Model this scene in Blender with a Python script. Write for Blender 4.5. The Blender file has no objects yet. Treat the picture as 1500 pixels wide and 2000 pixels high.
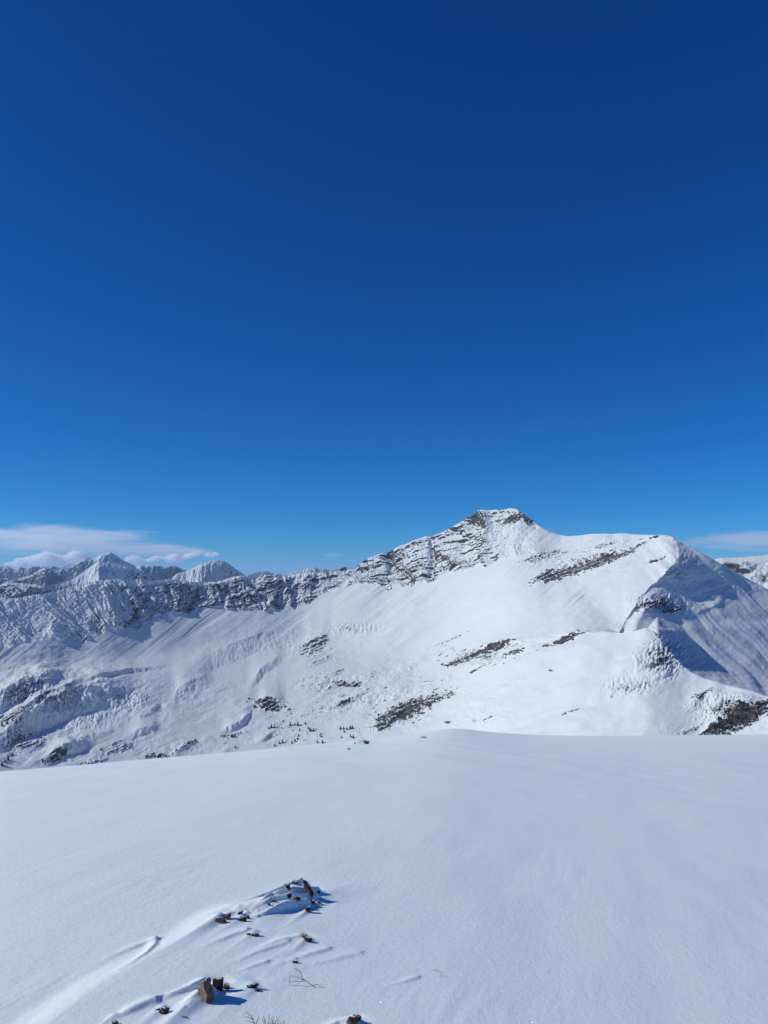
import bpy, bmesh, math, random
import numpy as np
from mathutils import Vector, Matrix, noise as mnoise

C = bpy.context.scene.collection
scene = bpy.context.scene
rad = math.radians

# ------------------------------------------------------------------ camera
F = 1511.0                 # focal length in photo pixels (photo 1500 x 2000)
PITCH = rad(4.5)
CZ = 1.62
cam = bpy.data.cameras.new('camera')
cam.sensor_fit = 'VERTICAL'
cam.sensor_height = 36.0
cam.lens = F / 2000.0 * 36.0
cam.clip_start = 0.05
cam.clip_end = 400000.0
camo = bpy.data.objects.new('camera', cam)
camo.location = (0, 0, CZ)
camo.rotation_euler = (math.pi / 2 + PITCH, 0, 0)
C.objects.link(camo)
scene.camera = camo

# ------------------------------------------------------------------ sky and sun
SUN_AZ = rad(-96)          # measured from +Y (view direction) towards +X
SUN_EL = rad(33)
world = bpy.data.worlds.new('World')
scene.world = world
world.use_nodes = True
wn, wl = world.node_tree.nodes, world.node_tree.links
wn.clear()
sky = wn.new('ShaderNodeTexSky')
sky.sky_type = 'NISHITA'
sky.sun_disc = False
sky.sun_elevation = SUN_EL
sky.sun_rotation = SUN_AZ
sky.altitude = 3300
sky.air_density = 1.0
sky.dust_density = 0.5
sky.ozone_density = 8.0
# thin, very clear mountain air: deepen each channel of the sky a little (out = k * (0.1 * in) ** p, back to sky units)
sep = wn.new('ShaderNodeSeparateColor'); com = wn.new('ShaderNodeCombineColor')
wl.new(sky.outputs['Color'], sep.inputs[0])
for ch, (p_, k_) in enumerate(((2.0, 0.78), (1.2, 0.78), (0.96, 0.92))):
    m1 = wn.new('ShaderNodeMath'); m1.operation = 'MULTIPLY'; m1.inputs[1].default_value = 0.1
    m2 = wn.new('ShaderNodeMath'); m2.operation = 'POWER'; m2.inputs[1].default_value = p_
    m3 = wn.new('ShaderNodeMath'); m3.operation = 'MULTIPLY'; m3.inputs[1].default_value = 10.0 * k_
    wl.new(sep.outputs[ch], m1.inputs[0]); wl.new(m1.outputs[0], m2.inputs[0]); wl.new(m2.outputs[0], m3.inputs[0]); wl.new(m3.outputs[0], com.inputs[ch])
bg = wn.new('ShaderNodeBackground')
bg.inputs['Strength'].default_value = 0.10
wo = wn.new('ShaderNodeOutputWorld')
wl.new(com.outputs[0], bg.inputs['Color'])
wl.new(bg.outputs['Background'], wo.inputs['Surface'])

sl = bpy.data.lights.new('sun', 'SUN')
sl.energy = 3.55
sl.angle = rad(0.53)
sl.color = (1.0, 0.985, 0.925)
slo = bpy.data.objects.new('sun', sl)
sdir = Vector((math.sin(SUN_AZ) * math.cos(SUN_EL), math.cos(SUN_AZ) * math.cos(SUN_EL), math.sin(SUN_EL)))
slo.rotation_euler = (-sdir).to_track_quat('-Z', 'Y').to_euler()
slo.location = (-50, 0, 80)
C.objects.link(slo)

vs = scene.view_settings
vs.view_transform = 'Standard'
vs.look = 'None'
vs.exposure = 0.0
vs.gamma = 1.0
vs.use_curve_mapping = False
scene.cycles.volume_step_rate = 1.0
scene.cycles.volume_max_steps = 256
scene.cycles.volume_bounces = 24
scene.cycles.max_bounces = 26

# ------------------------------------------------------------------ maths helpers
def ray(px, py):
    """photo pixel -> horizontal unit direction (ux, uy) and tangent of the elevation"""
    px = np.asarray(px, float); py = np.asarray(py, float)
    x = (px - 750.0) / F
    zc = (1000.0 - py) / F
    y = math.cos(PITCH) - math.sin(PITCH) * zc
    z = math.sin(PITCH) + math.cos(PITCH) * zc
    h = np.hypot(x, y)
    return x / h, y / h, z / h

def P3(px, py, r):
    ux, uy, t = ray(px, py)
    return np.stack([ux * r, uy * r, CZ + t * r], -1)

def hash2(ix, iy, seed):
    h = (ix * 374761393 + iy * 668265263 + seed * 1274126177) & 0xFFFFFFFF
    h = ((h ^ (h >> 13)) * 1274126177) & 0xFFFFFFFF
    h = h ^ (h >> 16)
    return h

def perlin(x, y, seed=0):
    x = np.asarray(x, float); y = np.asarray(y, float)
    x0 = np.floor(x).astype(np.int64); y0 = np.floor(y).astype(np.int64)
    fx = x - x0; fy = y - y0
    u = fx * fx * fx * (fx * (fx * 6 - 15) + 10)
    v = fy * fy * fy * (fy * (fy * 6 - 15) + 10)
    def g(ix, iy, dx, dy):
        a = hash2(ix, iy, seed) * (2 * math.pi / 4294967296.0)
        return np.cos(a) * dx + np.sin(a) * dy
    n00 = g(x0, y0, fx, fy); n10 = g(x0 + 1, y0, fx - 1, fy)
    n01 = g(x0, y0 + 1, fx, fy - 1); n11 = g(x0 + 1, y0 + 1, fx - 1, fy - 1)
    a = n00 + (n10 - n00) * u
    b = n01 + (n11 - n01) * u
    return (a + (b - a) * v) * 1.5

def fbm(x, y, oct=4, seed=0, gain=0.5, lac=2.03):
    s = 0; a = 1.0; n = 0
    for k in range(oct):
        s = s + a * perlin(x, y, seed + k * 17); n += a
        x = x * lac + 11.3; y = y * lac - 7.7; a *= gain
    return s / n

def ridged(x, y, oct=4, seed=0, gain=0.5, lac=2.05):
    s = 0; a = 1.0; n = 0
    for k in range(oct):
        s = s + a * (1 - 2 * np.abs(perlin(x, y, seed + k * 17))); n += a
        x = x * lac + 5.1; y = y * lac + 3.3; a *= gain
    return s / n

def sstep(a, b, x):
    t = np.clip((x - a) / (b - a), 0, 1)
    return t * t * (3 - 2 * t)

def tab(pts, x):
    p = np.array(pts, float)
    return np.interp(x, p[:, 0], p[:, 1])

def smooth1(a, n, axis):
    """gaussian-like smoothing by n passes of [1 2 1]/4, ends kept"""
    for _ in range(n):
        b = a.copy()
        if axis == 0:
            b[1:-1] = (a[:-2] + 2 * a[1:-1] + a[2:]) / 4
        else:
            b[:, 1:-1] = (a[:, :-2] + 2 * a[:, 1:-1] + a[:, 2:]) / 4
        a = b
    return a

def blur1d(v, n):
    for _ in range(n):
        b = v.copy(); b[1:-1] = (v[:-2] + 2 * v[1:-1] + v[2:]) / 4; v = b
    return v

def grid_normals(P):
    du = np.gradient(P, axis=1); dv = np.gradient(P, axis=0)
    n = np.cross(du, dv)
    n /= np.linalg.norm(n, axis=-1, keepdims=True) + 1e-12
    n[n[..., 2] < 0] *= -1
    return n

def grid_mesh(name, P, mat, attrs=None, wrap=False):
    """P: rows x cols x 3 -> ONE smooth mesh object"""
    R, K = P.shape[:2]
    idx = np.arange(R * K).reshape(R, K)
    if wrap:
        idx = np.concatenate([idx, idx[:, :1]], 1)
    q = np.stack([idx[:-1, :-1], idx[:-1, 1:], idx[1:, 1:], idx[1:, :-1]], -1).reshape(-1, 4)
    me = bpy.data.meshes.new(name)
    me.vertices.add(R * K)
    me.vertices.foreach_set('co', P.reshape(-1).astype(np.float32))
    me.loops.add(q.size)
    me.loops.foreach_set('vertex_index', q.reshape(-1).astype(np.int32))
    me.polygons.add(len(q))
    me.polygons.foreach_set('loop_start', (np.arange(len(q)) * 4).astype(np.int32))
    me.polygons.foreach_set('loop_total', np.full(len(q), 4, np.int32))
    me.update(calc_edges=True)
    me.polygons.foreach_set('use_smooth', np.ones(len(q), bool))
    for k, v in (attrs or {}).items():
        a = me.attributes.new(k, 'FLOAT', 'POINT')
        a.data.foreach_set('value', v.reshape(-1).astype(np.float32))
    me.materials.append(mat)
    o = bpy.data.objects.new(name, me)
    C.objects.link(o)
    return o

def struct(o):
    o['kind'] = 'structure'
    return o

def tag(o, label, cat, group=None):
    o['label'] = label; o['category'] = cat
    if group: o['group'] = group
    return o

# ------------------------------------------------------------------ materials
def nodes(name):
    m = bpy.data.materials.new(name)
    m.use_nodes = True
    n, l = m.node_tree.nodes, m.node_tree.links
    n.clear()
    out = n.new('ShaderNodeOutputMaterial')
    return m, n, l, out

def ramp(n, stops):
    r = n.new('ShaderNodeValToRGB')
    els = r.color_ramp.elements
    while len(els) > 1: els.remove(els[-1])
    els[0].position = stops[0][0]; els[0].color = (*stops[0][1], 1)
    for p, c in stops[1:]:
        e = els.new(p); e.color = (*c, 1)
    return r

def noise_tex(n, l, coord, scale, detail=4, rough=0.55, vscale=None):
    if vscale is not None:
        mp = n.new('ShaderNodeMapping'); mp.inputs['Scale'].default_value = vscale
        l.new(coord, mp.inputs['Vector']); coord = mp.outputs['Vector']
    t = n.new('ShaderNodeTexNoise')
    t.inputs['Scale'].default_value = scale
    t.inputs['Detail'].default_value = detail
    t.inputs['Roughness'].default_value = rough
    l.new(coord, t.inputs['Vector'])
    return t

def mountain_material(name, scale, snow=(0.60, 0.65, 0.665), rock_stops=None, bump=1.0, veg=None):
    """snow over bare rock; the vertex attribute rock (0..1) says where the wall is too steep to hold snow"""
    m, n, l, out = nodes(name)
    tc = n.new('ShaderNodeTexCoord'); co = tc.outputs['Object']
    at = n.new('ShaderNodeAttribute'); at.attribute_name = 'rock'
    n1 = noise_tex(n, l, co, 0.22 / scale, 6, 0.65)
    n2 = noise_tex(n, l, co, 0.05 / scale, 3, 0.5, (1, 1, 3.0))
    n3 = noise_tex(n, l, co, 0.9 / scale, 3, 0.6)
    # rock + fine breakup -> mask
    a = n.new('ShaderNodeMath'); a.operation = 'MULTIPLY_ADD'
    l.new(n1.outputs['Fac'], a.inputs[0]); a.inputs[1].default_value = 0.9
    l.new(at.outputs['Fac'], a.inputs[2])
    mr = n.new('ShaderNodeMapRange'); mr.interpolation_type = 'SMOOTHSTEP'
    mr.inputs['From Min'].default_value = 0.86; mr.inputs['From Max'].default_value = 1.06
    l.new(a.outputs[0], mr.inputs['Value'])
    rk = ramp(n, rock_stops or [(0.3, (0.022, 0.021, 0.023)), (0.46, (0.05, 0.047, 0.046)), (0.6, (0.10, 0.085, 0.072)), (0.72, (0.07, 0.045, 0.04))])
    l.new(n2.outputs['Fac'], rk.inputs['Fac'])
    sp = n.new('ShaderNodeBsdfPrincipled')
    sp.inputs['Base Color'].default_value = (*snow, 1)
    sp.inputs['Roughness'].default_value = 0.75
    sp.inputs['Specular IOR Level'].default_value = 0.15
    rp = n.new('ShaderNodeBsdfPrincipled')
    l.new(rk.outputs['Color'], rp.inputs['Base Color'])
    rp.inputs['Roughness'].default_value = 0.9
    rp.inputs['Specular IOR Level'].default_value = 0.2
    b1 = n.new('ShaderNodeBump'); b1.inputs['Strength'].default_value = 0.5 * bump; b1.inputs['Distance'].default_value = 0.7 * scale
    l.new(n1.outputs['Fac'], b1.inputs['Height']); l.new(b1.outputs['Normal'], sp.inputs['Normal'])
    b2 = n.new('ShaderNodeBump'); b2.inputs['Strength'].default_value = 0.8; b2.inputs['Distance'].default_value = 1.2 * scale
    l.new(n3.outputs['Fac'], b2.inputs['Height']); l.new(b2.outputs['Normal'], rp.inputs['Normal'])
    mx = n.new('ShaderNodeMixShader')
    l.new(mr.outputs['Result'], mx.inputs['Fac'])
    l.new(sp.outputs[0], mx.inputs[1]); l.new(rp.outputs[0], mx.inputs[2])
    l.new(mx.outputs[0], out.inputs['Surface'])
    return m

def field_material():
    """wind-packed grainy snow with rare ice glints"""
    m, n, l, out = nodes('snow_field')
    tc = n.new('ShaderNodeTexCoord'); co = tc.outputs['Object']
    g1 = noise_tex(n, l, co, 160.0, 4, 0.7)
    g2 = noise_tex(n, l, co, 28.0, 4, 0.6)
    ad = n.new('ShaderNodeMath'); ad.operation = 'MULTIPLY_ADD'
    l.new(g2.outputs['Fac'], ad.inputs[0]); ad.inputs[1].default_value = 1.3
    l.new(g1.outputs['Fac'], ad.inputs[2])
    b = n.new('ShaderNodeBump'); b.inputs['Strength'].default_value = 0.45; b.inputs['Distance'].default_value = 0.005
    l.new(ad.outputs[0], b.inputs['Height'])
    p = n.new('ShaderNodeBsdfPrincipled')
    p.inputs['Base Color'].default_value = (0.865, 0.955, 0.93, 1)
    p.inputs['Roughness'].default_value = 0.7
    p.inputs['Specular IOR Level'].default_value = 0.2
    l.new(b.outputs['Normal'], p.inputs['Normal'])
    # crystals: each cell is a small mirror at its own angle
    vo = n.new('ShaderNodeTexVoronoi'); vo.inputs['Scale'].default_value = 260.0
    l.new(co, vo.inputs['Vector'])
    sub = n.new('ShaderNodeVectorMath'); sub.operation = 'SUBTRACT'; sub.inputs[1].default_value = (0.5, 0.5, 0.5)
    l.new(vo.outputs['Color'], sub.inputs[0])
    scl = n.new('ShaderNodeVectorMath'); scl.operation = 'SCALE'; scl.inputs['Scale'].default_value = 1.1
    l.new(sub.outputs[0], scl.inputs[0])
    geo = n.new('ShaderNodeNewGeometry')
    av = n.new('ShaderNodeVectorMath'); av.operation = 'ADD'
    l.new(geo.outputs['Normal'], av.inputs[0]); l.new(scl.outputs[0], av.inputs[1])
    nv = n.new('ShaderNodeVectorMath'); nv.operation = 'NORMALIZE'; l.new(av.outputs[0], nv.inputs[0])
    gl = n.new('ShaderNodeBsdfAnisotropic'); gl.inputs['Roughness'].default_value = 0.12
    gl.inputs['Color'].default_value = (0.9, 0.93, 1, 1)
    l.new(nv.outputs[0], gl.inputs['Normal'])
    lt = n.new('ShaderNodeMath'); lt.operation = 'LESS_THAN'; lt.inputs[1].default_value = 0.22
    l.new(vo.outputs['Distance'], lt.inputs[0])
    fm = n.new('ShaderNodeMath'); fm.operation = 'MULTIPLY'; fm.inputs[1].default_value = 0.22
    l.new(lt.outputs[0], fm.inputs[0])
    mx = n.new('ShaderNodeMixShader')
    l.new(fm.outputs[0], mx.inputs['Fac']); l.new(p.outputs[0], mx.inputs[1]); l.new(gl.outputs[0], mx.inputs[2])
    l.new(mx.outputs[0], out.inputs['Surface'])
    return m

def stone_material(name, dark, mid, light, seed=0.0, snowy=0.0):
    m, n, l, out = nodes(name)
    tc = n.new('ShaderNodeTexCoord')
    oi = n.new('ShaderNodeObjectInfo')
    va = n.new('ShaderNodeVectorMath'); va.operation = 'ADD'
    l.new(tc.outputs['Object'], va.inputs[0]); l.new(oi.outputs['Location'], va.inputs[1])
    co = va.outputs[0]
    a = noise_tex(n, l, co, 45 + seed, 6, 0.65)
    r = ramp(n, [(0.32, dark), (0.5, mid), (0.68, light)])
    l.new(a.outputs['Fac'], r.inputs['Fac'])
    f = noise_tex(n, l, co, 260, 4, 0.6)
    b = n.new('ShaderNodeBump'); b.inputs['Strength'].default_value = 0.6; b.inputs['Distance'].default_value = 0.003
    l.new(f.outputs['Fac'], b.inputs['Height'])
    p = n.new('ShaderNodeBsdfPrincipled'); p.inputs['Roughness'].default_value = 0.85
    p.inputs['Specular IOR Level'].default_value = 0.25
    l.new(b.outputs['Normal'], p.inputs['Normal'])
    # wind-blown snow caught on the tops
    geo = n.new('ShaderNodeNewGeometry')
    sx = n.new('ShaderNodeSeparateXYZ'); l.new(geo.outputs['Normal'], sx.inputs[0])
    k = noise_tex(n, l, co, 70, 3, 0.6)
    s = n.new('ShaderNodeMath'); s.operation = 'ADD'; l.new(sx.outputs['Z'], s.inputs[0]); l.new(k.outputs['Fac'], s.inputs[1])
    mr = n.new('ShaderNodeMapRange'); mr.inputs['From Min'].default_value = 1.42 - snowy; mr.inputs['From Max'].default_value = 1.5 - snowy
    l.new(s.outputs[0], mr.inputs['Value'])
    mc = n.new('ShaderNodeMix'); mc.data_type = 'RGBA'
    l.new(mr.outputs['Result'], mc.inputs['Factor']); l.new(r.outputs['Color'], mc.inputs['A'])
    mc.inputs['B'].default_value = (0.79, 0.85, 0.86, 1)
    l.new(mc.outputs['Result'], p.inputs['Base Color'])
    l.new(p.outputs[0], out.inputs['Surface'])
    return m

def plain_material(name, c1, c2, scale=60, rough=0.8):
    m, n, l, out = nodes(name)
    tc = n.new('ShaderNodeTexCoord')
    a = noise_tex(n, l, tc.outputs['Object'], scale, 3, 0.6)
    r = ramp(n, [(0.35, c1), (0.65, c2)])
    l.new(a.outputs['Fac'], r.inputs['Fac'])
    p = n.new('ShaderNodeBsdfPrincipled'); p.inputs['Roughness'].default_value = rough
    l.new(r.outputs['Color'], p.inputs['Base Color'])
    l.new(p.outputs[0], out.inputs['Surface'])
    return m

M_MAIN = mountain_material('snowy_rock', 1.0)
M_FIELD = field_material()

# ------------------------------------------------------------------ the main mountain
# photo-space knot lines (px -> py) and ranges (px -> metres); every column is a profile through them
E_Y = [(-300, 1196), (-150, 1184), (0, 1171), (40, 1167), (80, 1160), (120, 1151), (160, 1141), (190, 1134), (215, 1131), (255, 1131), (300, 1131), (330, 1130),
       (350, 1134), (385, 1136), (410, 1137), (425, 1137), (450, 1128), (478, 1123), (500, 1117), (513, 1114), (521, 1114), (535, 1121), (545, 1121), (560, 1123),
       (590, 1119), (615, 1119), (640, 1116), (660, 1110), (674, 1106), (680, 1107), (692, 1110), (700, 1101), (712, 1093), (740, 1083), (770, 1070), (800, 1058), (833, 1045), (842, 1046), (850, 1042),
       (870, 1033), (890, 1022), (910, 1009), (930, 998), (942, 993), (958, 994), (970, 993), (985, 992), (1005, 991), (1013, 996), (1022, 1004), (1032, 1012), (1045, 1022),
       (1060, 1031), (1080, 1040), (1095, 1045), (1110, 1047), (1130, 1046), (1150, 1043), (1170, 1042), (1183, 1042), (1195, 1043), (1215, 1041), (1230, 1042),
       (1245, 1043), (1290, 1043), (1303, 1044), (1312, 1047), (1322, 1054), (1350, 1067), (1380, 1084), (1400, 1095), (1430, 1112), (1460, 1129), (1500, 1150), (1600, 1200), (1800, 1290)]
E_R = [(-300, 2120), (0, 2210), (150, 2265), (300, 2320), (450, 2390), (600, 2440), (700, 2430), (850, 2370), (1000, 2240), (1150, 2020), (1230, 1890), (1310, 1740), (1400, 1590), (1800, 1000)]
D_Y = [(-300, 1310), (-150, 1282), (0, 1262), (60, 1256), (130, 1252), (160, 1256), (190, 1243), (230, 1229), (270, 1228), (290, 1215), (320, 1196), (352, 1197), (385, 1192), (420, 1185), (450, 1190), (480, 1192), (520, 1196), (570, 1192), (595, 1180), (620, 1170), (650, 1150),
       (700, 1139), (735, 1143), (760, 1147), (800, 1142), (835, 1139), (865, 1128), (900, 1113), (930, 1110), (960, 1101), (985, 1090), (1010, 1085), (1050, 1082), (1100, 1118), (1150, 1162), (1185, 1192), (1216, 1214), (1330, 1225), (1500, 1245), (1600, 1290), (1800, 1360)]
C_Y = [(-300, 1365), (-150, 1345), (0, 1330), (150, 1315), (300, 1292), (450, 1275), (600, 1262), (700, 1290), (800, 1308), (850, 1292), (900, 1275), (950, 1262), (1000, 1250), (1060, 1238), (1100, 1232), (1130, 1229), (1160, 1229), (1190, 1231), (1215, 1235), (1235, 1233), (1250, 1229), (1262, 1226),
       (1275, 1233), (1296, 1265), (1312, 1281), (1327, 1297), (1350, 1314), (1370, 1326), (1413, 1343), (1457, 1354), (1500, 1361), (1600, 1390), (1800, 1440)]
# slopes (degrees) from ridge to D, D to C
S_ED = [(-300, 40), (0, 42), (200, 46), (350, 50), (600, 47), (700, 44), (900, 45), (980, 42)]
S_DC = [(-300, 30), (0, 31), (300, 31), (600, 31), (800, 31), (980, 31)]
D_R = [(980, 0), (1050, 2060), (1100, 1880), (1150, 1680), (1216, 1440), (1330, 1370), (1500, 1270), (1800, 900)]
C_R = [(980, 0), (1060, 1560), (1130, 1450), (1190, 1405), (1215, 1395), (1262, 1350), (1300, 1322), (1370, 1285), (1500, 1225), (1650, 1160), (1800, 1100)]

def project(P):
    v = P - np.array([0, 0, CZ])
    cp, sp = math.cos(PITCH), math.sin(PITCH)
    d = v[..., 1] * cp + v[..., 2] * sp
    z = -v[..., 1] * sp + v[..., 2] * cp
    return 750 + F * v[..., 0] / d, 1000 - F * z / d

PX = np.arange(-260, 1761, 1.0)
K = len(PX)
wl_ = sstep(1000, 1110, PX)                        # right of here the knots are kept crisp
ey_s = blur1d(tab(E_Y, PX), 500) * (1 - wl_) + blur1d(tab(E_Y, PX), 4) * wl_
ey = blur1d(tab(E_Y, PX), 2)
# natural raggedness of the crest line
ey += np.where(PX < 1050, 1.0, 0.25) * (2.0 * fbm(PX / 9.0, PX * 0 + 0.3, 4, 5) + 1.4 * np.abs(perlin(PX / 4.0, PX * 0 + 4.3, 9)))
er = blur1d(tab(E_R, PX), 1200) * (1 - wl_) + blur1d(tab(E_R, PX), 20) * wl_
dy_j = blur1d(tab(D_Y, PX), 2)
dy = blur1d(tab(D_Y, PX), 900) * (1 - wl_) + blur1d(tab(D_Y, PX), 5) * wl_
cy = blur1d(tab(C_Y, PX), 400) * (1 - wl_) + blur1d(tab(C_Y, PX), 5) * wl_
_, _, te = ray(PX, ey_s); _, _, td = ray(PX, dy); _, _, tcn = ray(PX, cy)
sED = np.tan(np.radians(blur1d(tab(S_ED, PX), 1500))); sDC = np.tan(np.radians(blur1d(tab(S_DC, PX), 800)))
dr_l = er * (te - sED) / (td - sED)
cr_l = dr_l * (td - sDC) / (tcn - sDC)
# make the left (slope-defined) part run smoothly into the table-defined right part
def join(left, table, x0=960.0, x1=1060.0):
    t = tab(table, PX)
    w = sstep(x0, x1, PX)
    t = np.where(PX < x1, np.interp(x1, [p[0] for p in table], [p[1] for p in table]), t)
    return left * (1 - w) + t * w
dr = join(dr_l, D_R); dr = blur1d(dr, 1200) * (1 - wl_) + blur1d(dr, 8) * wl_
cr = join(cr_l, C_R, 900, 1060)
w2_ = sstep(1120, 1230, PX)
cr = blur1d(cr, 1200) * (1 - w2_) + blur1d(cr, 30) * w2_
# base line below everything seen
by = np.full(K, 1560.0)
_, _, tb = ray(PX, by)
sCB = np.tan(np.radians(tab([(-300, 24), (0, 24), (300, 23), (600, 19), (800, 17), (950, 20), (1100, 27), (1262, 34), (1400, 33), (1500, 32), (1800, 32)], PX)))
sCB = np.tan(blur1d(np.arctan(sCB), 800))
tcs = blur1d(tcn, 3000)
br = blur1d(blur1d(cr, 1500) * (tcs - sCB) / (tb - sCB), 1500)
# trough behind the spur crest (hidden behind it on the right, a faint bench on the left)
gy = cy + tab([(-300, -4), (1100, -4), (1180, -2), (1230, 6), (1262, 26), (1300, 30), (1370, 26), (1500, 26), (1800, 40)], PX)
gr = cr + blur1d(tab([(-300, 40), (1000, 40), (1180, 40), (1230, 55), (1262, 90), (1300, 110), (1370, 150), (1500, 230), (1800, 260)], PX), 100)

# the lower face is a smooth sheet; the crest line only says where the sheet ends
cys = blur1d(cy, 2500); crs = blur1d(cr, 2500)
_, _, tcs = ray(PX, cys)
zB = br * tb; zC = crs * tcs; mBC = (zC - zB) / (crs - br)
def front_r(py):
    _, _, t_ = ray(PX, py)
    return (zB - mBC * br) / (t_ - mBC)
wfr = sstep(1000, 1120, PX)
cr = cr * (1 - wfr) + front_r(cy) * wfr
gr = blur1d(np.maximum(gr, cr + 25), 60)
gy = blur1d(gy, 200)
wq_ = sstep(1256, 1276, PX)                        # right of the spur's top its flank starts at the crest itself
gr = gr * (1 - wq_) + (cr + 2.0) * wq_; gy = gy * (1 - wq_) + (cy - 1.0) * wq_
E3 = P3(PX, ey_s, er); D3 = P3(PX, dy, dr); C3 = P3(PX, cy, cr); G3 = P3(PX, gy, gr); B3 = P3(PX, by, br)
# far side of the ridge and the foot below the seen part
ux, uy, _ = ray(PX, ey)
F3 = E3 + np.stack([ux * 500, uy * 500, np.full(K, -330.0)], -1)
ux, uy, _ = ray(PX, by)
A3 = B3 + np.stack([-ux * 350, -uy * 350, np.full(K, -140.0)], -1)

def seg(a, b, n, last=False):
    t = np.linspace(0, 1, n + 1)[:, None, None]
    s = a[None] * (1 - t) + b[None] * t
    return s if last else s[:-1]
NS = [14, 250, 26, 130, 230, 26]
P = np.concatenate([seg(A3, B3, NS[0]), seg(B3, C3, NS[1]), seg(C3, G3, NS[2]), seg(G3, D3, NS[3]), seg(D3, E3, NS[4]), seg(E3, F3, NS[5], True)], 0)
rB = NS[0]; rC = rB + NS[1]; rG = rC + NS[2]; rD = rG + NS[3]; rE = rD + NS[4]
# round the creases (not the ridge crest)
crest = P[rC].copy()
Pf = P[:rE + 1]
def box(A, r_, ax=1):
    A = np.moveaxis(A, ax, 0)
    pad = np.concatenate([np.repeat(A[:1], r_ + 1, 0), A, np.repeat(A[-1:], r_, 0)], 0)
    c_ = np.cumsum(pad, 0)
    return np.moveaxis((c_[2 * r_ + 1:] - c_[:-2 * r_ - 1]) / (2 * r_ + 1), 0, ax)
soft = Pf
for r_ in (30, 26, 22): soft = box(soft, r_, 0)
Pf = box(box(box(Pf, 5, 0), 4, 0), 3, 0)
wsoft = ((1 - sstep(1120, 1215, PX))[None] * np.exp(-((np.arange(rE + 1) - 0.5 * (rC + rG)) / 75.0) ** 4)[:, None])[..., None]
Pf = Pf * (1 - wsoft) + soft * wsoft
soft = Pf
for r_ in (60, 50, 40): soft = box(soft, r_, 0)
wsoft = ((sstep(930, 1030, PX) * (1 - sstep(1340, 1380, PX)))[None] * (sstep(rG, rG + 60, np.arange(rE + 1)) * (1 - sstep(rE - 70, rE - 8, np.arange(rE + 1))))[:, None])[..., None]
Pf = Pf * (1 - wsoft) + soft * wsoft
w = sstep(1215, 1262, PX)[:, None] * 0.9       # keep the spur crest where it is seen against the trough
off = (crest - Pf[rC]) * w
fall = np.exp(-(np.arange(rE + 1) - rC) ** 2 / (2 * 14.0 ** 2))
fall[:4] = 0
Pf = Pf + fall[:, None, None] * off[None]
P = np.concatenate([Pf, P[rE + 1:]], 0)
P[:rE] = smooth1(P[:rE], 3, 1)
R = P.shape[0]
# ease out the sideways unevenness of the knots, except at the spur crest
qx, qy = project(P)
rw = np.arange(R)[:, None]
keep = np.maximum(np.exp(-((rw - rC) / 16.0) ** 4), rw <= rC) * sstep(1060, 1150, qx)
Rg = np.hypot(P[..., 0], P[..., 1])
Rb = Rg.copy()
for r_ in (26, 22, 18): Rb = box(Rb, r_)
Rn = Rb * (1 - keep) + Rg * keep
# the arete: to its right the wall turns away and falls off to the right
AR = [(1030, 1310), (1047, 1313), (1060, 1321), (1084, 1326), (1098, 1319), (1120, 1300), (1145, 1271), (1165, 1251), (1190, 1234), (1214, 1218), (1260, 1205), (1420, 1190)]
pys = np.arange(1020, 1481, 1.0)
pas = blur1d(tab(AR, pys), 20)
jag = 9.0 * fbm(pys / 20.0, pys * 0 + 0.4, 4, 19)
ra = np.zeros(len(pys))
for i_, (y_, p_) in enumerate(zip(pys, pas)):
    j_ = int(round(p_ + 260)); col_ = slice(rG, rE + 1)
    ra[i_] = np.interp(y_, qy[col_, j_][::-1], Rn[col_, j_][::-1])
low = np.argmax(pys >= 1226)
ra[low:] = ra[low] - (pys[low:] - pys[low]) * 0.35
ra = blur1d(ra, 40)
turn = np.interp(qy, [1040, 1100, 1150, 1200, 1260, 1480], [1.35, 1.2, 1.0, 0.9, 0.85, 0.8])
dx_ = qx - np.interp(qy, pys, pas)
dx_ = dx_ - np.interp(qy, pys, jag) * np.exp(-(dx_ / 26.0) ** 2)
wall = np.interp(qy, pys, ra) + dx_ * turn
# an apron of snow below the wall, facing us
p0 = P3(1222.0, 1216.0, float(np.interp(1216, pys, ra)) + 45.0)
nA = np.array([0.36 * math.sin(rad(33)), -0.933 * math.sin(rad(33)), math.cos(rad(33))])
ax_, ay_, at_ = ray(qx, qy)
den = nA[0] * ax_ + nA[1] * ay_ + nA[2] * at_
apron_r = np.where(den < -0.05, (nA @ (p0 - np.array([0, 0, CZ]))) / np.minimum(den, -0.05), 1e5)
hh = np.clip(0.5 + 0.5 * (wall - apron_r) / 220.0, 0, 1)
smin = wall * (1 - hh) + apron_r * hh - 220.0 * hh * (1 - hh)
Rr = wall + sstep(0, 30, dx_) * np.minimum(smin - wall, 0)
# the spur's own right flank, falling away from its crest
k0_ = int(np.searchsorted(PX, 1264))
dxs_ = qx - np.interp(qy, cy[k0_:], PX[k0_:])
band_r = np.interp(qy, cy[k0_:], cr[k0_:]) + np.maximum(dxs_, 0) * 2.6 + np.maximum(1284 - qx, 0) * 5.0 + np.maximum(cy[k0_] - qy, 0) * 4.0
h2_ = np.clip(0.5 + 0.5 * (Rr - band_r) / 18.0, 0, 1)
both = Rr * (1 - h2_) + band_r * h2_ - 18.0 * h2_ * (1 - h2_)
Rr = np.where((qx > 1264) & (dxs_ > -3), np.minimum(Rr, both), Rr)
wr = ((rw >= rG) & (rw <= rE)) * (dx_ > 0)
Rn = np.where(wr, Rr, Rn)
P = np.array([0, 0, CZ]) + (P - np.array([0, 0, CZ])) * (Rn / Rg)[..., None]
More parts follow.
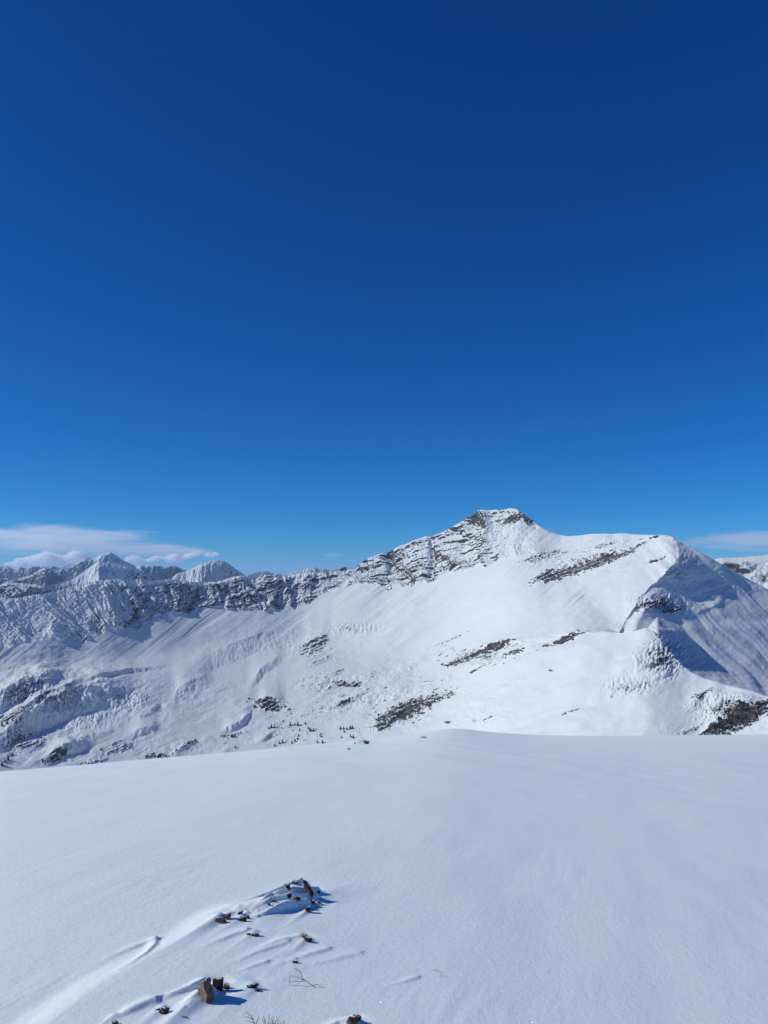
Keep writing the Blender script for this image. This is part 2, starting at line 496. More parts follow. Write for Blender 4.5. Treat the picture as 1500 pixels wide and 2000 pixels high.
# behind the crest carry the far side on from wherever the crest now is, and the spur's back down to the wall
P[rE + 1:] += (P[rE] - (np.array([0, 0, CZ]) + (P[rE] - np.array([0, 0, CZ])) * (Rg / Rn)[rE][..., None]))[None]
P[rC:rG + 1] = P[rC][None] * (1 - np.linspace(0, 1, rG - rC + 1)[:, None, None]) + P[rG][None] * np.linspace(0, 1, rG - rC + 1)[:, None, None]
# the crest's own notches and teeth, dying out down the face
kk = np.arange(R)
tooth = np.where(kk <= rE, np.exp(-((rE - kk) / 34.0) ** 2), np.exp(-(kk - rE) / 5.0))
P[..., 2] += tooth[:, None] * (-(ey - ey_s) * er / F)[None]

N0 = grid_normals(P)
gx, gyy = project(P)
rows = np.arange(R)[:, None] * np.ones((1, K))
X, Y, Z = P[..., 0], P[..., 1], P[..., 2]
S = (PX[None] - 750) * 1.5 + 0 * rows            # metres along the face
vE = np.where(rows > rE, 1.5, np.clip((dy_j[None] - gyy) / np.maximum(dy_j - ey, 6.0)[None], -1, 1.0))      # 0 at the cliff foot, 1 at the crest

# ---- cliffs below the crest
foot = 0.22 * fbm(PX[None] / 22.0 + 0 * rows, rows / 60.0, 4, 21)
cliff = sstep(-0.02, 0.06, vE + foot) * (1 - sstep(rE - 1, rE + 6, rows)) * (rows > rG)
cliff *= blur1d(tab([(-300, 0.5), (0, 0.55), (140, 0.7), (300, 1), (940, 1), (985, 0.7), (1030, 0.28), (1075, 0.0)], PX), 60)[None]
def billow(x, y, oct=4, seed=0, gain=0.52):
    s_ = 0; a_ = 1.0; n_ = 0
    for k_ in range(oct):
        s_ = s_ + a_ * (np.abs(perlin(x, y, seed + 13 * k_)) * 2 - 0.5); n_ += a_
        x = x * 2.1 + 3.7; y = y * 2.1 - 1.9; a_ *= gain
    return s_ / n_
wx = 26 * fbm(S / 90.0, Z / 80.0, 3, 31); wz = 9 * fbm(S / 50.0, Z / 50.0, 3, 33)
strike = Z - 0.30 * S + wz
def band(h, period, seed):
    k = np.floor(h / period).astype(np.int64); f = h / period - k
    amp = 0.2 + 0.8 * (hash2(k, k * 0 + 3, seed) / 4294967296.0)
    tri = np.where(f < 0.35, f / 0.35, (1 - f) / 0.65)
    return tri * amp
lean = blur1d(tab([(-300, 1.5), (0, 1.5), (170, 1.3), (300, 0.6), (450, 0.3), (700, 0.2), (1000, 0.3)], PX), 300)[None]
Su = S + wx + lean * (Z - 30.0) + 75 * fbm(S / 260.0, Z / 300.0, 2, 35)                    # gullies run down, leaning left
rib_big = ridged(Su / 64.0, Z / 150.0, 3, 51, 0.5)
rib_mid = ridged(Su / 23.0 + 0.4 * fbm(S / 30, Z / 30, 2, 57), Z / 130.0, 3, 55, 0.55)
rib_fine = ridged(Su / 9.5 + 0.5 * fbm(S / 14, Z / 14, 2, 58), Z / 34.0, 3, 52, 0.6)
lump = billow((S + 0.6 * wx) / 15.0, (Z + wz) / 11.0, 4, 59)
fine = fbm(S / 5.0, Z / 4.0, 4, 61, 0.62)
broken = sstep(-0.25, 0.35, fbm(S / 38.0, strike / 16.0, 3, 63))
banded = blur1d(tab([(-300, 0.4), (0, 0.45), (300, 0.6), (420, 0.9), (560, 0.7), (680, 1.0), (900, 1.0), (1000, 0.8)], PX), 100)[None]
fade_top = 1 - 0.8 * sstep(0.86, 1.0, vE)
rib_huge = ridged(Su / 140.0 + 3.3, Z / 300.0, 2, 50, 0.5)
dC = 18.0 * rib_huge + 10.0 * rib_big * sstep(-0.5, 0.4, fbm(S / 120.0, Z / 90.0, 2, 53)) + 5.5 * rib_mid * (0.5 + sstep(-0.3, 0.4, fbm(S / 55.0, Z / 45.0, 2, 54))) + 3.0 * lump + 1.6 * rib_fine + banded * broken * (7.0 * band(strike, 27.0, 7) + 2.6 * band(strike + 2 * rib_mid, 11.0, 8)) + 0.5 * fine
sum_ = sstep(640, 720, gx) * (1 - sstep(940, 1010, gx))         # the bedded summit wall
dC = dC + sum_ * (-1.8 * lump - 5.0 * rib_big - 1.5 * rib_mid + 4.0 * band(strike - 0.06 * S, 27.0, 7) + 2.0 * band(strike - 0.06 * S, 9.0, 9))
for gpts, gd in (([(1046, 842), (1090, 846), (1150, 836)], 12), ([(1075, 762), (1110, 760), (1150, 744)], 8), ([(1095, 712), (1120, 716), (1145, 705)], 9), ([(1118, 546), (1150, 548), (1200, 540)], 9), ([(1128, 452), (1150, 446), (1195, 430)], 7), ([(1131, 395), (1160, 388), (1195, 372)], 7), ([(1000, 925), (1060, 905), (1120, 895)], 5), ([(1130, 300), (1180, 285), (1235, 240)], 10)):
    gp_ = np.array(gpts, float)
    dC = dC - gd * np.exp(-((gx - np.interp(gyy, gp_[:, 0], gp_[:, 1])) / 6.0) ** 2)
D = cliff * fade_top * (dC - np.median(dC[cliff > 0.5]))

th = rad(-17)
ub = gx * math.cos(th) + gyy * math.sin(th); vb = -gx * math.sin(th) + gyy * math.cos(th)
stria = fbm(ub / 26.0, vb / 3.4 + 0.8 * fbm(gx / 30.0, gyy / 12.0, 2, 68), 3, 67, 0.6)
# ---- snow slopes: runnels below the cliffs, following the fall line down and left
q = gx + 1.25 * (gyy - 1130)
run = fbm(q / 24.0 + 0.25 * fbm(gx / 80.0, gyy / 60.0, 2, 71), gyy / 300.0, 3, 73, 0.55)
cut = np.clip(ridged(q / 31.0, gyy / 260.0, 2, 75) - 0.55, 0, 1)
runm = (1 - cliff) * sstep(rC - 30, rD - 40, rows) * (1 - sstep(rE - 12, rE, rows))
runm = runm * blur1d(tab([(-300, 1), (560, 1), (700, 0.75), (900, 0.6), (1050, 0.5), (1180, 0.3), (1260, 0.0), (1800, 0)], PX), 60)[None]
runm = runm * (0.3 + 0.7 * sstep(-0.25, 0.35, fbm(q / 90.0, gyy / 170.0, 2, 79)))
D += (1 - cliff) * sstep(rC - 30, rD - 40, rows) * (1 - sstep(rE - 25, rE, rows)) * (1 - sstep(1150, 1260, gx)) * sstep(600, 760, gx) * (11.0 * fbm(q / 75.0, gyy / 160.0, 3, 78) + 1.2 * fbm(gx / 45.0, gyy / 30.0, 3, 82) + 4.2 * fbm(q / 11.0, gyy / 110.0, 3, 88) * sstep(-0.1, 0.4, fbm(q / 50.0, gyy / 70.0, 2, 89)))
D += sstep(880, 980, gx) * (1 - sstep(1230, 1300, gx)) * (rows < rC) * 10.0 * fbm((gx + 0.9 * gyy) / 110.0, gyy / 90.0, 3, 84)
D += runm * (3.6 * run - 1.6 * cut + 2.4 * fbm(q / 60.0, gyy / 200.0, 2, 81))

# shaded right face: long gullies falling to the right
q2 = gx - 0.95 * (gyy - 1150)
right = sstep(1235, 1300, gx) * sstep(rC + 10, rG + 30, rows) * (1 - sstep(rE - 10, rE, rows))
D += right * (5.5 * fbm(q2 / 48.0 + 0.3 * fbm(gx / 90, gyy / 90, 2, 83), gyy / 260.0, 3, 85) + 0.7 * ridged(q2 / 34.0, gyy / 240.0, 2, 87) + 0.3 * fbm(gx / 9.0, gyy / 9.0, 3, 86))

# ---- broken ground: (cx, cy, half width, half height, strength)
ROUGH = [(80, 1370, 150, 50, 1.0), (260, 1370, 110, 45, 0.9), (60, 1450, 160, 45, 1.0), (380, 1370, 90, 40, 0.7), (610, 1270, 60, 24, 0.8), (660, 1245, 50, 22, 0.5),
         (560, 1400, 150, 40, 0.7), (700, 1360, 120, 45, 0.9), (850, 1330, 70, 30, 0.6), (930, 1285, 110, 28, 0.9), (1060, 1255, 90, 18, 0.6), (780, 1400, 90, 30, 0.9), (330, 1460, 130, 25, 0.8), (560, 1440, 120, 18, 0.9),
         (1290, 1300, 60, 38, 0.9), (1230, 1345, 50, 18, 0.5), (1440, 1400, 80, 32, 1.0), (1330, 1420, 60, 12, 0.3), (1285, 1180, 55, 24, 0.9), (1330, 1120, 45, 40, 0.7), (1150, 1095, 120, 30, 0.9), (1240, 1070, 80, 24, 0.85), (1080, 1085, 60, 22, 0.8), (1000, 1060, 60, 25, 0.6), (830, 1190, 120, 25, 0.25), (1120, 1180, 100, 30, 0.25),
         (940, 1400, 90, 30, 0.6), (1380, 1150, 70, 45, 0.55), (840, 1350, 90, 30, 0.7), (760, 1320, 80, 30, 0.6), (980, 1330, 90, 30, 0.45), (640, 1340, 80, 40, 0.8), (1010, 1270, 90, 22, 0.7), (880, 1270, 60, 22, 0.6), (760, 1240, 70, 25, 0.3)]
rough = np.zeros((R, K))
for cx_, cy_, a_, b_, s_ in ROUGH:
    rough = np.maximum(rough, s_ * np.exp(-(((gx - cx_) / a_) ** 2 + ((gyy - cy_) / b_) ** 2) * 1.1))
rough *= (rows <= rE)
rough *= 1 - cliff
# strata run up to the right in the picture: stretched noise along that dip
th = rad(-22)
uu = gx * math.cos(th) + gyy * math.sin(th); vv = -gx * math.sin(th) + gyy * math.cos(th)
str1 = fbm(uu / 60.0 + 0.4 * fbm(gx / 40, gyy / 40, 2, 90), vv / 13.0, 4, 91, 0.55)
str2 = fbm(uu / 17.0, vv / 4.2, 4, 95, 0.6)
hum = fbm(gx / 55.0, gyy / 26.0, 4, 99, 0.5)
leftb = tab([(-300, 1), (420, 1), (560, 0.55), (1200, 0.55), (1260, 0.9), (1800, 1)], PX)[None]
def step(h, period, seed, rise=0.22):
    k = np.floor(h / period).astype(np.int64); f = h / period - k
    amp = hash2(k, k * 0 + 5, seed) / 4294967296.0
    return np.where(f < rise, f / rise, (1 - f) / (1 - rise)) * (0.25 + 0.75 * amp)
hb = -vv * 1.5 + 22 * fbm(gx / 110.0, gyy / 60.0, 3, 93) + 5 * hum
bluff = sstep(-0.15, 0.3, fbm(uu / 80.0, vv / 40.0, 3, 94)) * leftb
D += rough * (4.5 * hum * leftb + 12.0 * bluff * step(hb, 46.0, 12) + (4.5 - 1.2 * leftb) * str1 + (2.0 - 1.0 * leftb) * str2 + 0.8 * billow(gx / 9.0, gyy / 6.0, 3, 97))
# left-hand bluffs below the bench: ridged steps with shaded sides
bl = np.exp(-(((gx - 170) / 230) ** 2 + ((gyy - 1385) / 62) ** 2)) * (rows < rC + 20)
D += bl * 6.0 * ridged((gx + 1.5 * (gyy - 1380)) / 120.0 + 0.4 * hum, (gyy - 0.25 * gx) / 80.0, 2, 103, 0.5)
D += 0.9 * fbm(gx / 30.0, gyy / 22.0, 4, 107) * (rows < rE)

# ---- short ribs and flutes standing out of the snow
ZN = [(1292, 1285, 45, 36, 1.0), (1228, 1342, 48, 16, 0.9), (1420, 1390, 62, 24, 1.0), (1285, 1180, 55, 20, 1.0), (1335, 1125, 30, 40, 0.5), (690, 1228, 48, 11, 1.0), (150, 1395, 80, 30, 0.6), (250, 1370, 40, 20, 0.6), (930, 1385, 60, 22, 0.3)]
zn = np.zeros((R, K))
for cx_, cy_, a_, b_, s_ in ZN:
    zn = np.maximum(zn, s_ * np.exp(-(((gx - cx_) / a_) ** 2 + ((gyy - cy_) / b_) ** 2) ** 1.5))
zn *= (rows <= rE) * (1 - cliff)
D += zn * (4.2 * ridged((gx + 0.35 * gyy) / 9.0 + 0.7 * hum, gyy / 24.0, 3, 131, 0.55) + 3.0 * billow(gx / 8.0, gyy / 6.5, 3, 133))

# ---- lips: edges where the snow breaks over into a steeper face (photo polyline, height in metres, face height in photo px)
LIPS = [([(-60, 1385), (0, 1369), (36, 1358), (90, 1339), (142, 1316)], 26, 26), ([(-40, 1470), (0, 1440), (39, 1411), (99, 1382), (156, 1364), (210, 1356), (282, 1339)], 32, 32), ([(132, 1352), (190, 1334), (252, 1312), (345, 1297)], 6, 5),
        ([(250, 1437), (280, 1427), (316, 1423)], 8, 10), ([(80, 1484), (130, 1463), (190, 1448)], 14, 14), ([(350, 1299), (400, 1284), (450, 1264), (510, 1240), (640, 1231)], 11, 30), ([(430, 1428), (443, 1423), (470, 1414), (487, 1398), (497, 1378)], 11, 8),
        ([(757, 1317), (800, 1306), (845, 1285)], 6, 6), ([(725, 1424), (760, 1400), (820, 1376), (875, 1360)], 11, 18), ([(1360, 1442), (1400, 1420), (1440, 1399), (1498, 1371)], 15, 26), ([(1042, 1124), (1075, 1112), (1120, 1100), (1190, 1083), (1255, 1058)], 9, 13),
        ([(870, 1298), (910, 1280), (950, 1264), (1000, 1254), (1060, 1241)], 5, 9), ([(1085, 1254), (1110, 1245), (1140, 1236)], 4, 6), ([(330, 1370), (350, 1345), (380, 1330), (420, 1322)], 9, 22), ([(480, 1345), (520, 1300), (560, 1275)], 6, 16), ([(590, 1262), (620, 1248), (650, 1240)], 7, 18),
        ([(560, 1352), (640, 1328), (720, 1322), (790, 1300)], 6, 12), ([(500, 1375), (530, 1368), (560, 1372)], 8, 16), ([(640, 1390), (700, 1368), (780, 1352), (830, 1338)], 7, 14), ([(1185, 1352), (1215, 1318), (1260, 1288), (1305, 1272), (1325, 1290)], 5, 14), ([(1330, 1392), (1370, 1362), (1420, 1352)], 6, 16)]
nl = 1.6 * fbm(gx / 26.0, gyy / 26.0, 3, 121) + 0.9 * fbm(gx / 7.0, gyy / 7.0, 3, 123)
for pts_, A_, w_ in LIPS:
    xs_ = np.array([p_[0] for p_ in pts_], float); ys_ = np.array([p_[1] for p_ in pts_], float)
    m_ = (gx > xs_[0]) & (gx < xs_[-1]) & (rows <= rE)
    xm_ = gx[m_]
    d_ = gyy[m_] - np.interp(xm_, xs_, ys_) + nl[m_] * min(w_, 12) * 0.32
    span = xs_[-1] - xs_[0]
    f_ = np.minimum(sstep(0, 0.35, (xm_ - xs_[0]) / span), sstep(0, 0.35, (xs_[-1] - xm_) / span)) * (0.85 + 0.3 * hum[m_])
    d_ = np.where(d_ < 0, np.minimum(d_ - nl[m_] * min(w_, 12) * 0.32 * sstep(0, w_, -d_), 0), d_)
    prof = np.where(d_ < 0, np.exp(d_ / (w_ * 2.2)), np.where(d_ < w_, 1 - 1.25 * d_ / w_, -0.25 * np.exp(-(d_ - w_) / (w_ * 0.8))))
    flut = ridged(gx[m_] / 11.0 + 0.5 * hum[m_], gyy[m_] / 40.0, 3, 137, 0.6)
    D[m_] += A_ * f_ * (prof + 0.06 * flut * np.exp(-((d_ - 0.5 * w_) / (0.7 * w_)) ** 2))

# ---- outcrops: dark rock steps at their places (cx, cy, half length, half height, angle, strength)
OUT = [(1075, 1128, 30, 10, -14, 1.0), (1110, 1118, 34, 7, -22, 0.9), (1160, 1104, 46, 8, -22, 1.0), (1210, 1087, 34, 4, -24, 0.8), (1248, 1066, 24, 3, -25, 0.7), (1190, 1068, 26, 4, -15, 0.6), (1280, 1095, 22, 2.5, -20, 0.5),
       (1060, 1087, 28, 5, -18, 0.6), (1030, 1093, 22, 3, -22, 0.4), (1290, 1049, 26, 2, -8, 0.6),
       (975, 1264, 30, 6, -18, 0.9), (893, 1294, 22, 5, -14, 0.8), (930, 1278, 30, 3, -24, 0.7), (1105, 1249, 30, 4.5, -20, 0.95), (930, 1310, 22, 2.5, -25, 0.6), (880, 1250, 26, 3, -25, 0.4), (1010, 1275, 22, 3, -22, 0.6),
       (800, 1388, 64, 11, -22, 1.0), (745, 1420, 16, 8, -15, 0.9), (860, 1366, 16, 5, -15, 0.7), (522, 1377, 24, 9, 8, 1.0), (612, 1262, 24, 10, -28, 0.75), (628, 1290, 16, 5, -25, 0.5), (655, 1318, 16, 5, -25, 0.6), (682, 1338, 26, 5, 4, 0.8),
       (610, 1385, 20, 4, -15, 0.6), (665, 1378, 26, 4, -20, 0.7), (580, 1332, 12, 3, -15, 0.4), (25, 1406, 26, 8, -12, 0.8), (-10, 1415, 20, 8, -20, 0.8), (60, 1450, 26, 7, -10, 0.4), (110, 1478, 22, 8, -25, 0.6), (225, 1463, 24, 8, -15, 0.6), (180, 1490, 24, 5, -12, 0.6), (365, 1455, 22, 4, -30, 0.5), (305, 1477, 22, 4, -5, 0.8), (445, 1437, 16, 4, -5, 0.6),
       (1455, 1405, 52, 11, -26, 1.0), (1400, 1430, 30, 7, -18, 0.95), (1490, 1380, 14, 8, -35, 0.9), (1370, 1362, 22, 5, -20, 0.6), (1350, 1425, 24, 4, -20, 0.5), (1120, 1388, 20, 2, -22, 0.6), (1205, 1350, 16, 5, -40, 0.35), (1270, 1182, 28, 7, -20, 0.6), (1312, 1192, 22, 6, -10, 0.5),
       (870, 1360, 10, 6, -25, 0.6), (876, 1412, 5, 2.5, -10, 1.0), (1075, 1310, 4, 2, 0, 0.8), (1282, 1096, 12, 3, -20, 0.6), (650, 1385, 12, 3, -18, 0.5), (1007, 1010, 24, 7, -12, 0.9), (1028, 1014, 12, 6, 30, 0.9)]
outc = np.zeros((R, K))
str3 = fbm(uu / 11.0, vv / 2.4, 3, 113, 0.6)
edge_n = 0.8 * str2 + 0.7 * str3 + 0.5 * fbm(gx / 9.0, gyy / 5.0, 3, 111)
for cx_, cy_, a_, b_, g_, s_ in OUT:
    c_, s2 = math.cos(rad(g_)), math.sin(rad(g_))
    box_ = (np.abs(gx - cx_) < a_ * 1.8) & (np.abs(gyy - cy_) < a_ + b_ * 3) & (rows <= rE)
    x_ = (gx[box_] - cx_) * c_ + (gyy[box_] - cy_) * s2
    y_ = -(gx[box_] - cx_) * s2 + (gyy[box_] - cy_) * c_
    e = np.sqrt((x_ / (a_ * 1.2)) ** 2 + (y_ / (b_ * 1.05)) ** 2) + edge_n[box_] * 1.35
    outc[box_] = np.maximum(outc[box_], s_ * (1 - sstep(0.55, 1.05, e)))
D += outc * (3.0 + 3.0 * str3 + 4.5 * band(-vv * 1.4 + 3 * str2, 8.5, 141))

P = P + N0 * D[..., None]
N1 = grid_normals(P)
nz = N1[..., 2]
slope = np.degrees(np.arccos(np.clip(nz, -1, 1)))
thr = blur1d(tab([(-300, 70), (0, 68), (280, 69), (345, 58), (480, 58), (560, 62), (680, 61), (800, 62), (900, 64), (1000, 60), (1060, 60), (1800, 60)], PX), 60)[None]
rock = cliff * np.clip(0.34 + (slope - thr) / 26.0 + 0.85 * stria * np.clip(banded + 0.25, 0, 1) + 0.35 * fbm(S / 45.0, Z / 30.0, 3, 65), 0, 0.95)
rock *= 1 - 0.8 * sstep(0.80, 0.97, vE) * (1 - sstep(600, 680, gx))
rock = np.maximum(rock, zn * np.clip(0.12 + (slope - 50) / 26.0, 0, 0.6))
rock = np.maximum(rock, rough * np.clip(0.35 + (slope - 46) / 22.0, 0, 0.62))
speck = np.clip((str2 - 0.13) * 4.0, 0, 1) * sstep(0.25, 0.6, rough) * tab([(-300, 0.35), (450, 0.5), (560, 1), (1100, 1), (1200, 0.5), (1800, 0.8)], PX)[None]
rock = np.maximum(rock, speck * 0.74)
rock = np.maximum(rock, np.clip(sstep(0.1, 0.5, outc) * np.clip(0.52 + (slope - 42) / 30.0 + 0.6 * str3 + 0.45 * sstep(0.6, 0.95, outc), 0, 0.95), 0, 0.95))
rock[rE + 1:] = rock[rE] * 0.5
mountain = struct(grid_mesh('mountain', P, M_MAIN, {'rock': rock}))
MP = P
MPX, MPY = project(MP)

# ------------------------------------------------------------------ ranges farther off
def range_mesh(name, sky_pts, r0, L, drop_deg, mat, split=None, seed=0, amp=0.10, step=1.0, rows_n=90, fine_amp=1.0, bare=None, rock_bias=0.0, rvar=None):
    """a ridge whose crest follows sky_pts; front slope towards us, back slope away; L = run of the front slope in metres"""
    x0, x1 = sky_pts[0][0], sky_pts[-1][0]
    px = np.arange(x0, x1 + 0.1, step); k = len(px)
    m = r0 / F                                           # metres per photo pixel
    y = blur1d(tab(sky_pts, px), 1) + fine_amp * fbm(px / 6.0, px * 0 + seed, 4, seed + 3)
    r = np.full(k, float(r0)) if rvar is None else tab(rvar, px)
    E = P3(px, y, r)
    ux_, uy_, _ = ray(px, y)
    t = np.linspace(0, 1, rows_n)[:, None]
    reach = np.full(k, 1.0)
    if split is not None:
        reach = 0.12 + 0.88 * np.exp(-np.abs(px - split[0]) / split[1])
    run_ = t * L * reach[None]
    z = E[None, :, 2] - t * L * math.tan(rad(drop_deg)) * 0.75
    Pf_ = np.stack([E[None, :, 0] - ux_[None] * run_, E[None, :, 1] - uy_[None] * run_, z], -1)
    s = px[None] * m + 0 * t; d = run_ + 0 * s
    lam = L * 0.28
    dis = ridged((s + 0.5 * d) / lam + 0.6 * fbm(s / lam, d / lam, 2, seed + 1), d / (lam * 3), 4, seed + 5, 0.52)
    dis = dis + 0.35 * fbm(s / (lam * 0.2), d / (lam * 0.2), 4, seed + 9)
    Pf_[..., 2] += dis * amp * L * sstep(0.0, 0.25, t)
    b = np.linspace(0, 1, 14)[1:, None]
    Pb_ = np.stack([E[None, :, 0] + ux_[None] * b * L, E[None, :, 1] + uy_[None] * b * L, E[None, :, 2] - b * L * 0.6], -1)
    Pa = np.concatenate([Pf_[::-1], Pb_], 0)
    nn = grid_normals(Pa)
    sl_ = np.degrees(np.arccos(np.clip(nn[..., 2], -1, 1)))
    rk = np.clip(0.30 + rock_bias + (sl_ - 64) / 30.0, 0, 0.7)
    if bare is not None:
        bx, by_ = project(Pa)
        for cx_, cy_, a_, b_, s_ in bare:
            rk = np.maximum(rk, s_ * np.exp(-(((bx - cx_) / a_) ** 2 + ((by_ - cy_) / b_) ** 2) ** 2) * (0.75 + 0.5 * dis_pad(dis, Pa)))
    return struct(grid_mesh(name, Pa, mat, {'rock': rk}))

def dis_pad(dis, Pa):
    out_ = np.zeros(Pa.shape[:2]); out_[:dis.shape[0]] = dis[::-1]
    return out_

FOREST = [(0.3, (0.035, 0.045, 0.045)), (0.6, (0.06, 0.07, 0.065))]
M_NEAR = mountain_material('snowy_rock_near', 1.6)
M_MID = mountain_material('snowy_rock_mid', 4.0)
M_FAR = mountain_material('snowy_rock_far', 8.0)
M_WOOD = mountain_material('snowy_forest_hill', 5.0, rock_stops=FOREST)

# close dome peeping over the left of the ridge
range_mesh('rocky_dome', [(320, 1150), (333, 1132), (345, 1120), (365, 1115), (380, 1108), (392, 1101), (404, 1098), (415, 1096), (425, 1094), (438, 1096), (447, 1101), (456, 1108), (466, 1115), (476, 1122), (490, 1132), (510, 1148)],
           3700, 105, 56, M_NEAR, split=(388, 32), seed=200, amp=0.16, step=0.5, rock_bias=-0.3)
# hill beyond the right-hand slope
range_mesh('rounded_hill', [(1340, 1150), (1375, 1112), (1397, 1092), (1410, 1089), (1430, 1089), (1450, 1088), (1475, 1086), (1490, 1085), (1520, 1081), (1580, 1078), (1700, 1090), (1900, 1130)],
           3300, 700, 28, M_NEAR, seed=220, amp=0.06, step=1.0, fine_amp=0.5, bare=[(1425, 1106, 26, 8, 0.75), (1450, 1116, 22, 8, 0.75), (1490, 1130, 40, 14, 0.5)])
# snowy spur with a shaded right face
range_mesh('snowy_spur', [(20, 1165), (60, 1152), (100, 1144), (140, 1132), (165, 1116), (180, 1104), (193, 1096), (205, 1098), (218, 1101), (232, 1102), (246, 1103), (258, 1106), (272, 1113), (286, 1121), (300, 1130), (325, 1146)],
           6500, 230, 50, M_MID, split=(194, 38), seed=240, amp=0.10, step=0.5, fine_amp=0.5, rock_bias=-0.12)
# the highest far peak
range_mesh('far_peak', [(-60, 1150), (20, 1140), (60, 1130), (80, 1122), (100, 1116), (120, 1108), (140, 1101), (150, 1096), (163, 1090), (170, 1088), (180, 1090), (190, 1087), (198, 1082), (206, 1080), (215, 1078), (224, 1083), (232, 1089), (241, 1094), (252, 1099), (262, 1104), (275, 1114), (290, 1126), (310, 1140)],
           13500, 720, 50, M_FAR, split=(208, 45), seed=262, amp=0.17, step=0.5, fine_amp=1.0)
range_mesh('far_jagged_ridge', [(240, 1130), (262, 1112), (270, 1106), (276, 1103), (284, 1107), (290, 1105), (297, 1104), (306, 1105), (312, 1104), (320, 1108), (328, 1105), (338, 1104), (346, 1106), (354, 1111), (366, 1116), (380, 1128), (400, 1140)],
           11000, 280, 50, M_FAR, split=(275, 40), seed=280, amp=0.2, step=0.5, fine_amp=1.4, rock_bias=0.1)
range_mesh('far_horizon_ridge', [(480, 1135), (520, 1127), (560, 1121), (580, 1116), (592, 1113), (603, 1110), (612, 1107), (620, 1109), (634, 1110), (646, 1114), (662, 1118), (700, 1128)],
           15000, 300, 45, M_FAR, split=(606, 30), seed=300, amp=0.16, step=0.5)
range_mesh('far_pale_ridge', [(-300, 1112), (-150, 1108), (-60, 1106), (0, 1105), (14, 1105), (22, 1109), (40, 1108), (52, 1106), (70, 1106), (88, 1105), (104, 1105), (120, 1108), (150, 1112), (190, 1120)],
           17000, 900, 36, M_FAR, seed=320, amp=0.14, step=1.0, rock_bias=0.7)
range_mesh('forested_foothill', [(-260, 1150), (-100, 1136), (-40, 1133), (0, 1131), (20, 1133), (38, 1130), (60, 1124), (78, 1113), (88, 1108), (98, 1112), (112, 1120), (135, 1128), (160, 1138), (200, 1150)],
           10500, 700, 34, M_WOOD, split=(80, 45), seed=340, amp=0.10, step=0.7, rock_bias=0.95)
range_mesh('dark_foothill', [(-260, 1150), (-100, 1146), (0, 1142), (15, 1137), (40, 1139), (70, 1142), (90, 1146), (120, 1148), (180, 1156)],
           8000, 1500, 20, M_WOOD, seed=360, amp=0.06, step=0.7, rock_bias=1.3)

# ------------------------------------------------------------------ valley floor, one sheet to the horizon
def valley():
    n = 140
    t = np.linspace(-1, 1, n)
    g = np.sign(t) * np.abs(t) ** 2.2 * 62000
    Xg, Yg = np.meshgrid(g, g)
    Zg = -780 + 60 * fbm(Xg / 4000, Yg / 4000, 4, 400) - 0.002 * np.hypot(Xg, Yg)
    Pg = np.stack([Xg, Yg, Zg], -1)
    rk = np.clip(0.22 + 0.5 * fbm(Xg / 1500, Yg / 1500, 3, 410), 0, 0.7)
    return struct(grid_mesh('valley', Pg, M_WOOD, {'rock': rk}))
valley()

# ------------------------------------------------------------------ the snow field we stand on
CREST = [(-600, 1640), (-300, 1560), (0, 1507), (100, 1499), (200, 1490), (300, 1482), (400, 1474), (500, 1465), (600, 1455), (680, 1448), (740, 1443), (790, 1436), (830, 1429), (860, 1425), (885, 1423), (910, 1424), (950, 1429), (1000, 1433),
         (1060, 1436), (1120, 1437), (1200, 1437), (1350, 1436), (1500, 1434), (1800, 1440), (2100, 1460)]
cpx = np.linspace(-600, 2100, 2701)
cpy = blur1d(tab(CREST, cpx), 60)
cux, cuy, ct = ray(cpx, cpy)
caz = np.arctan2(cux, cuy)
cpy_s = blur1d(tab(CREST, cpx), 9000)
_, _, ct_s = ray(cpx, cpy_s)
def base_h(x, y):
    az = np.arctan2(x, y); r = np.hypot(x, y)
    # the hill tilts down to the right and rolls over at the crest
    A0 = 0.083 + 0.085 * np.tanh(np.clip(az, -1.2, 1.2) * 1.6)
    Df = np.interp(az, caz, -ct); Ds = np.interp(az, caz, -ct_s)
    Dp = Ds + (Df - Ds) * sstep(0.4, 0.95, r * (Ds - A0) / (2 * CZ))
    front = sstep(-0.3, 0.35, np.cos(az))
    k = (Dp - A0) ** 2 / (4 * CZ)
    rr = np.minimum(r, 120.0)
    z = -(A0 * r + k * rr * rr + 2 * k * rr * (r - rr))
    return z * front - 0.02 * r * (1 - front)

def ground_hit(px, py, fn=None):
    fn = fn or base_h
    ux_, uy_, t_ = (float(v) for v in ray(px, py))
    lo, hi = 0.8, 14.0
    rs = np.linspace(0.8, 45, 4400)
    d = CZ + rs * t_ - fn(ux_ * rs, uy_ * rs)
    i = np.argmax(d < 0) if (d < 0).any() else int(np.argmin(np.abs(d)))
    r = rs[i]
    return ux_ * r, uy_ * r, r

# wind axis on the ground, from the picture: drifts trail towards us and to the left
p1 = ground_hit(95, 1995); p2 = ground_hit(420, 1790)
WD = np.array([p2[0] - p1[0], p2[1] - p1[1]]); WD /= np.linalg.norm(WD)
WN = np.array([WD[1], -WD[0]])                        # to the right of the wind axis

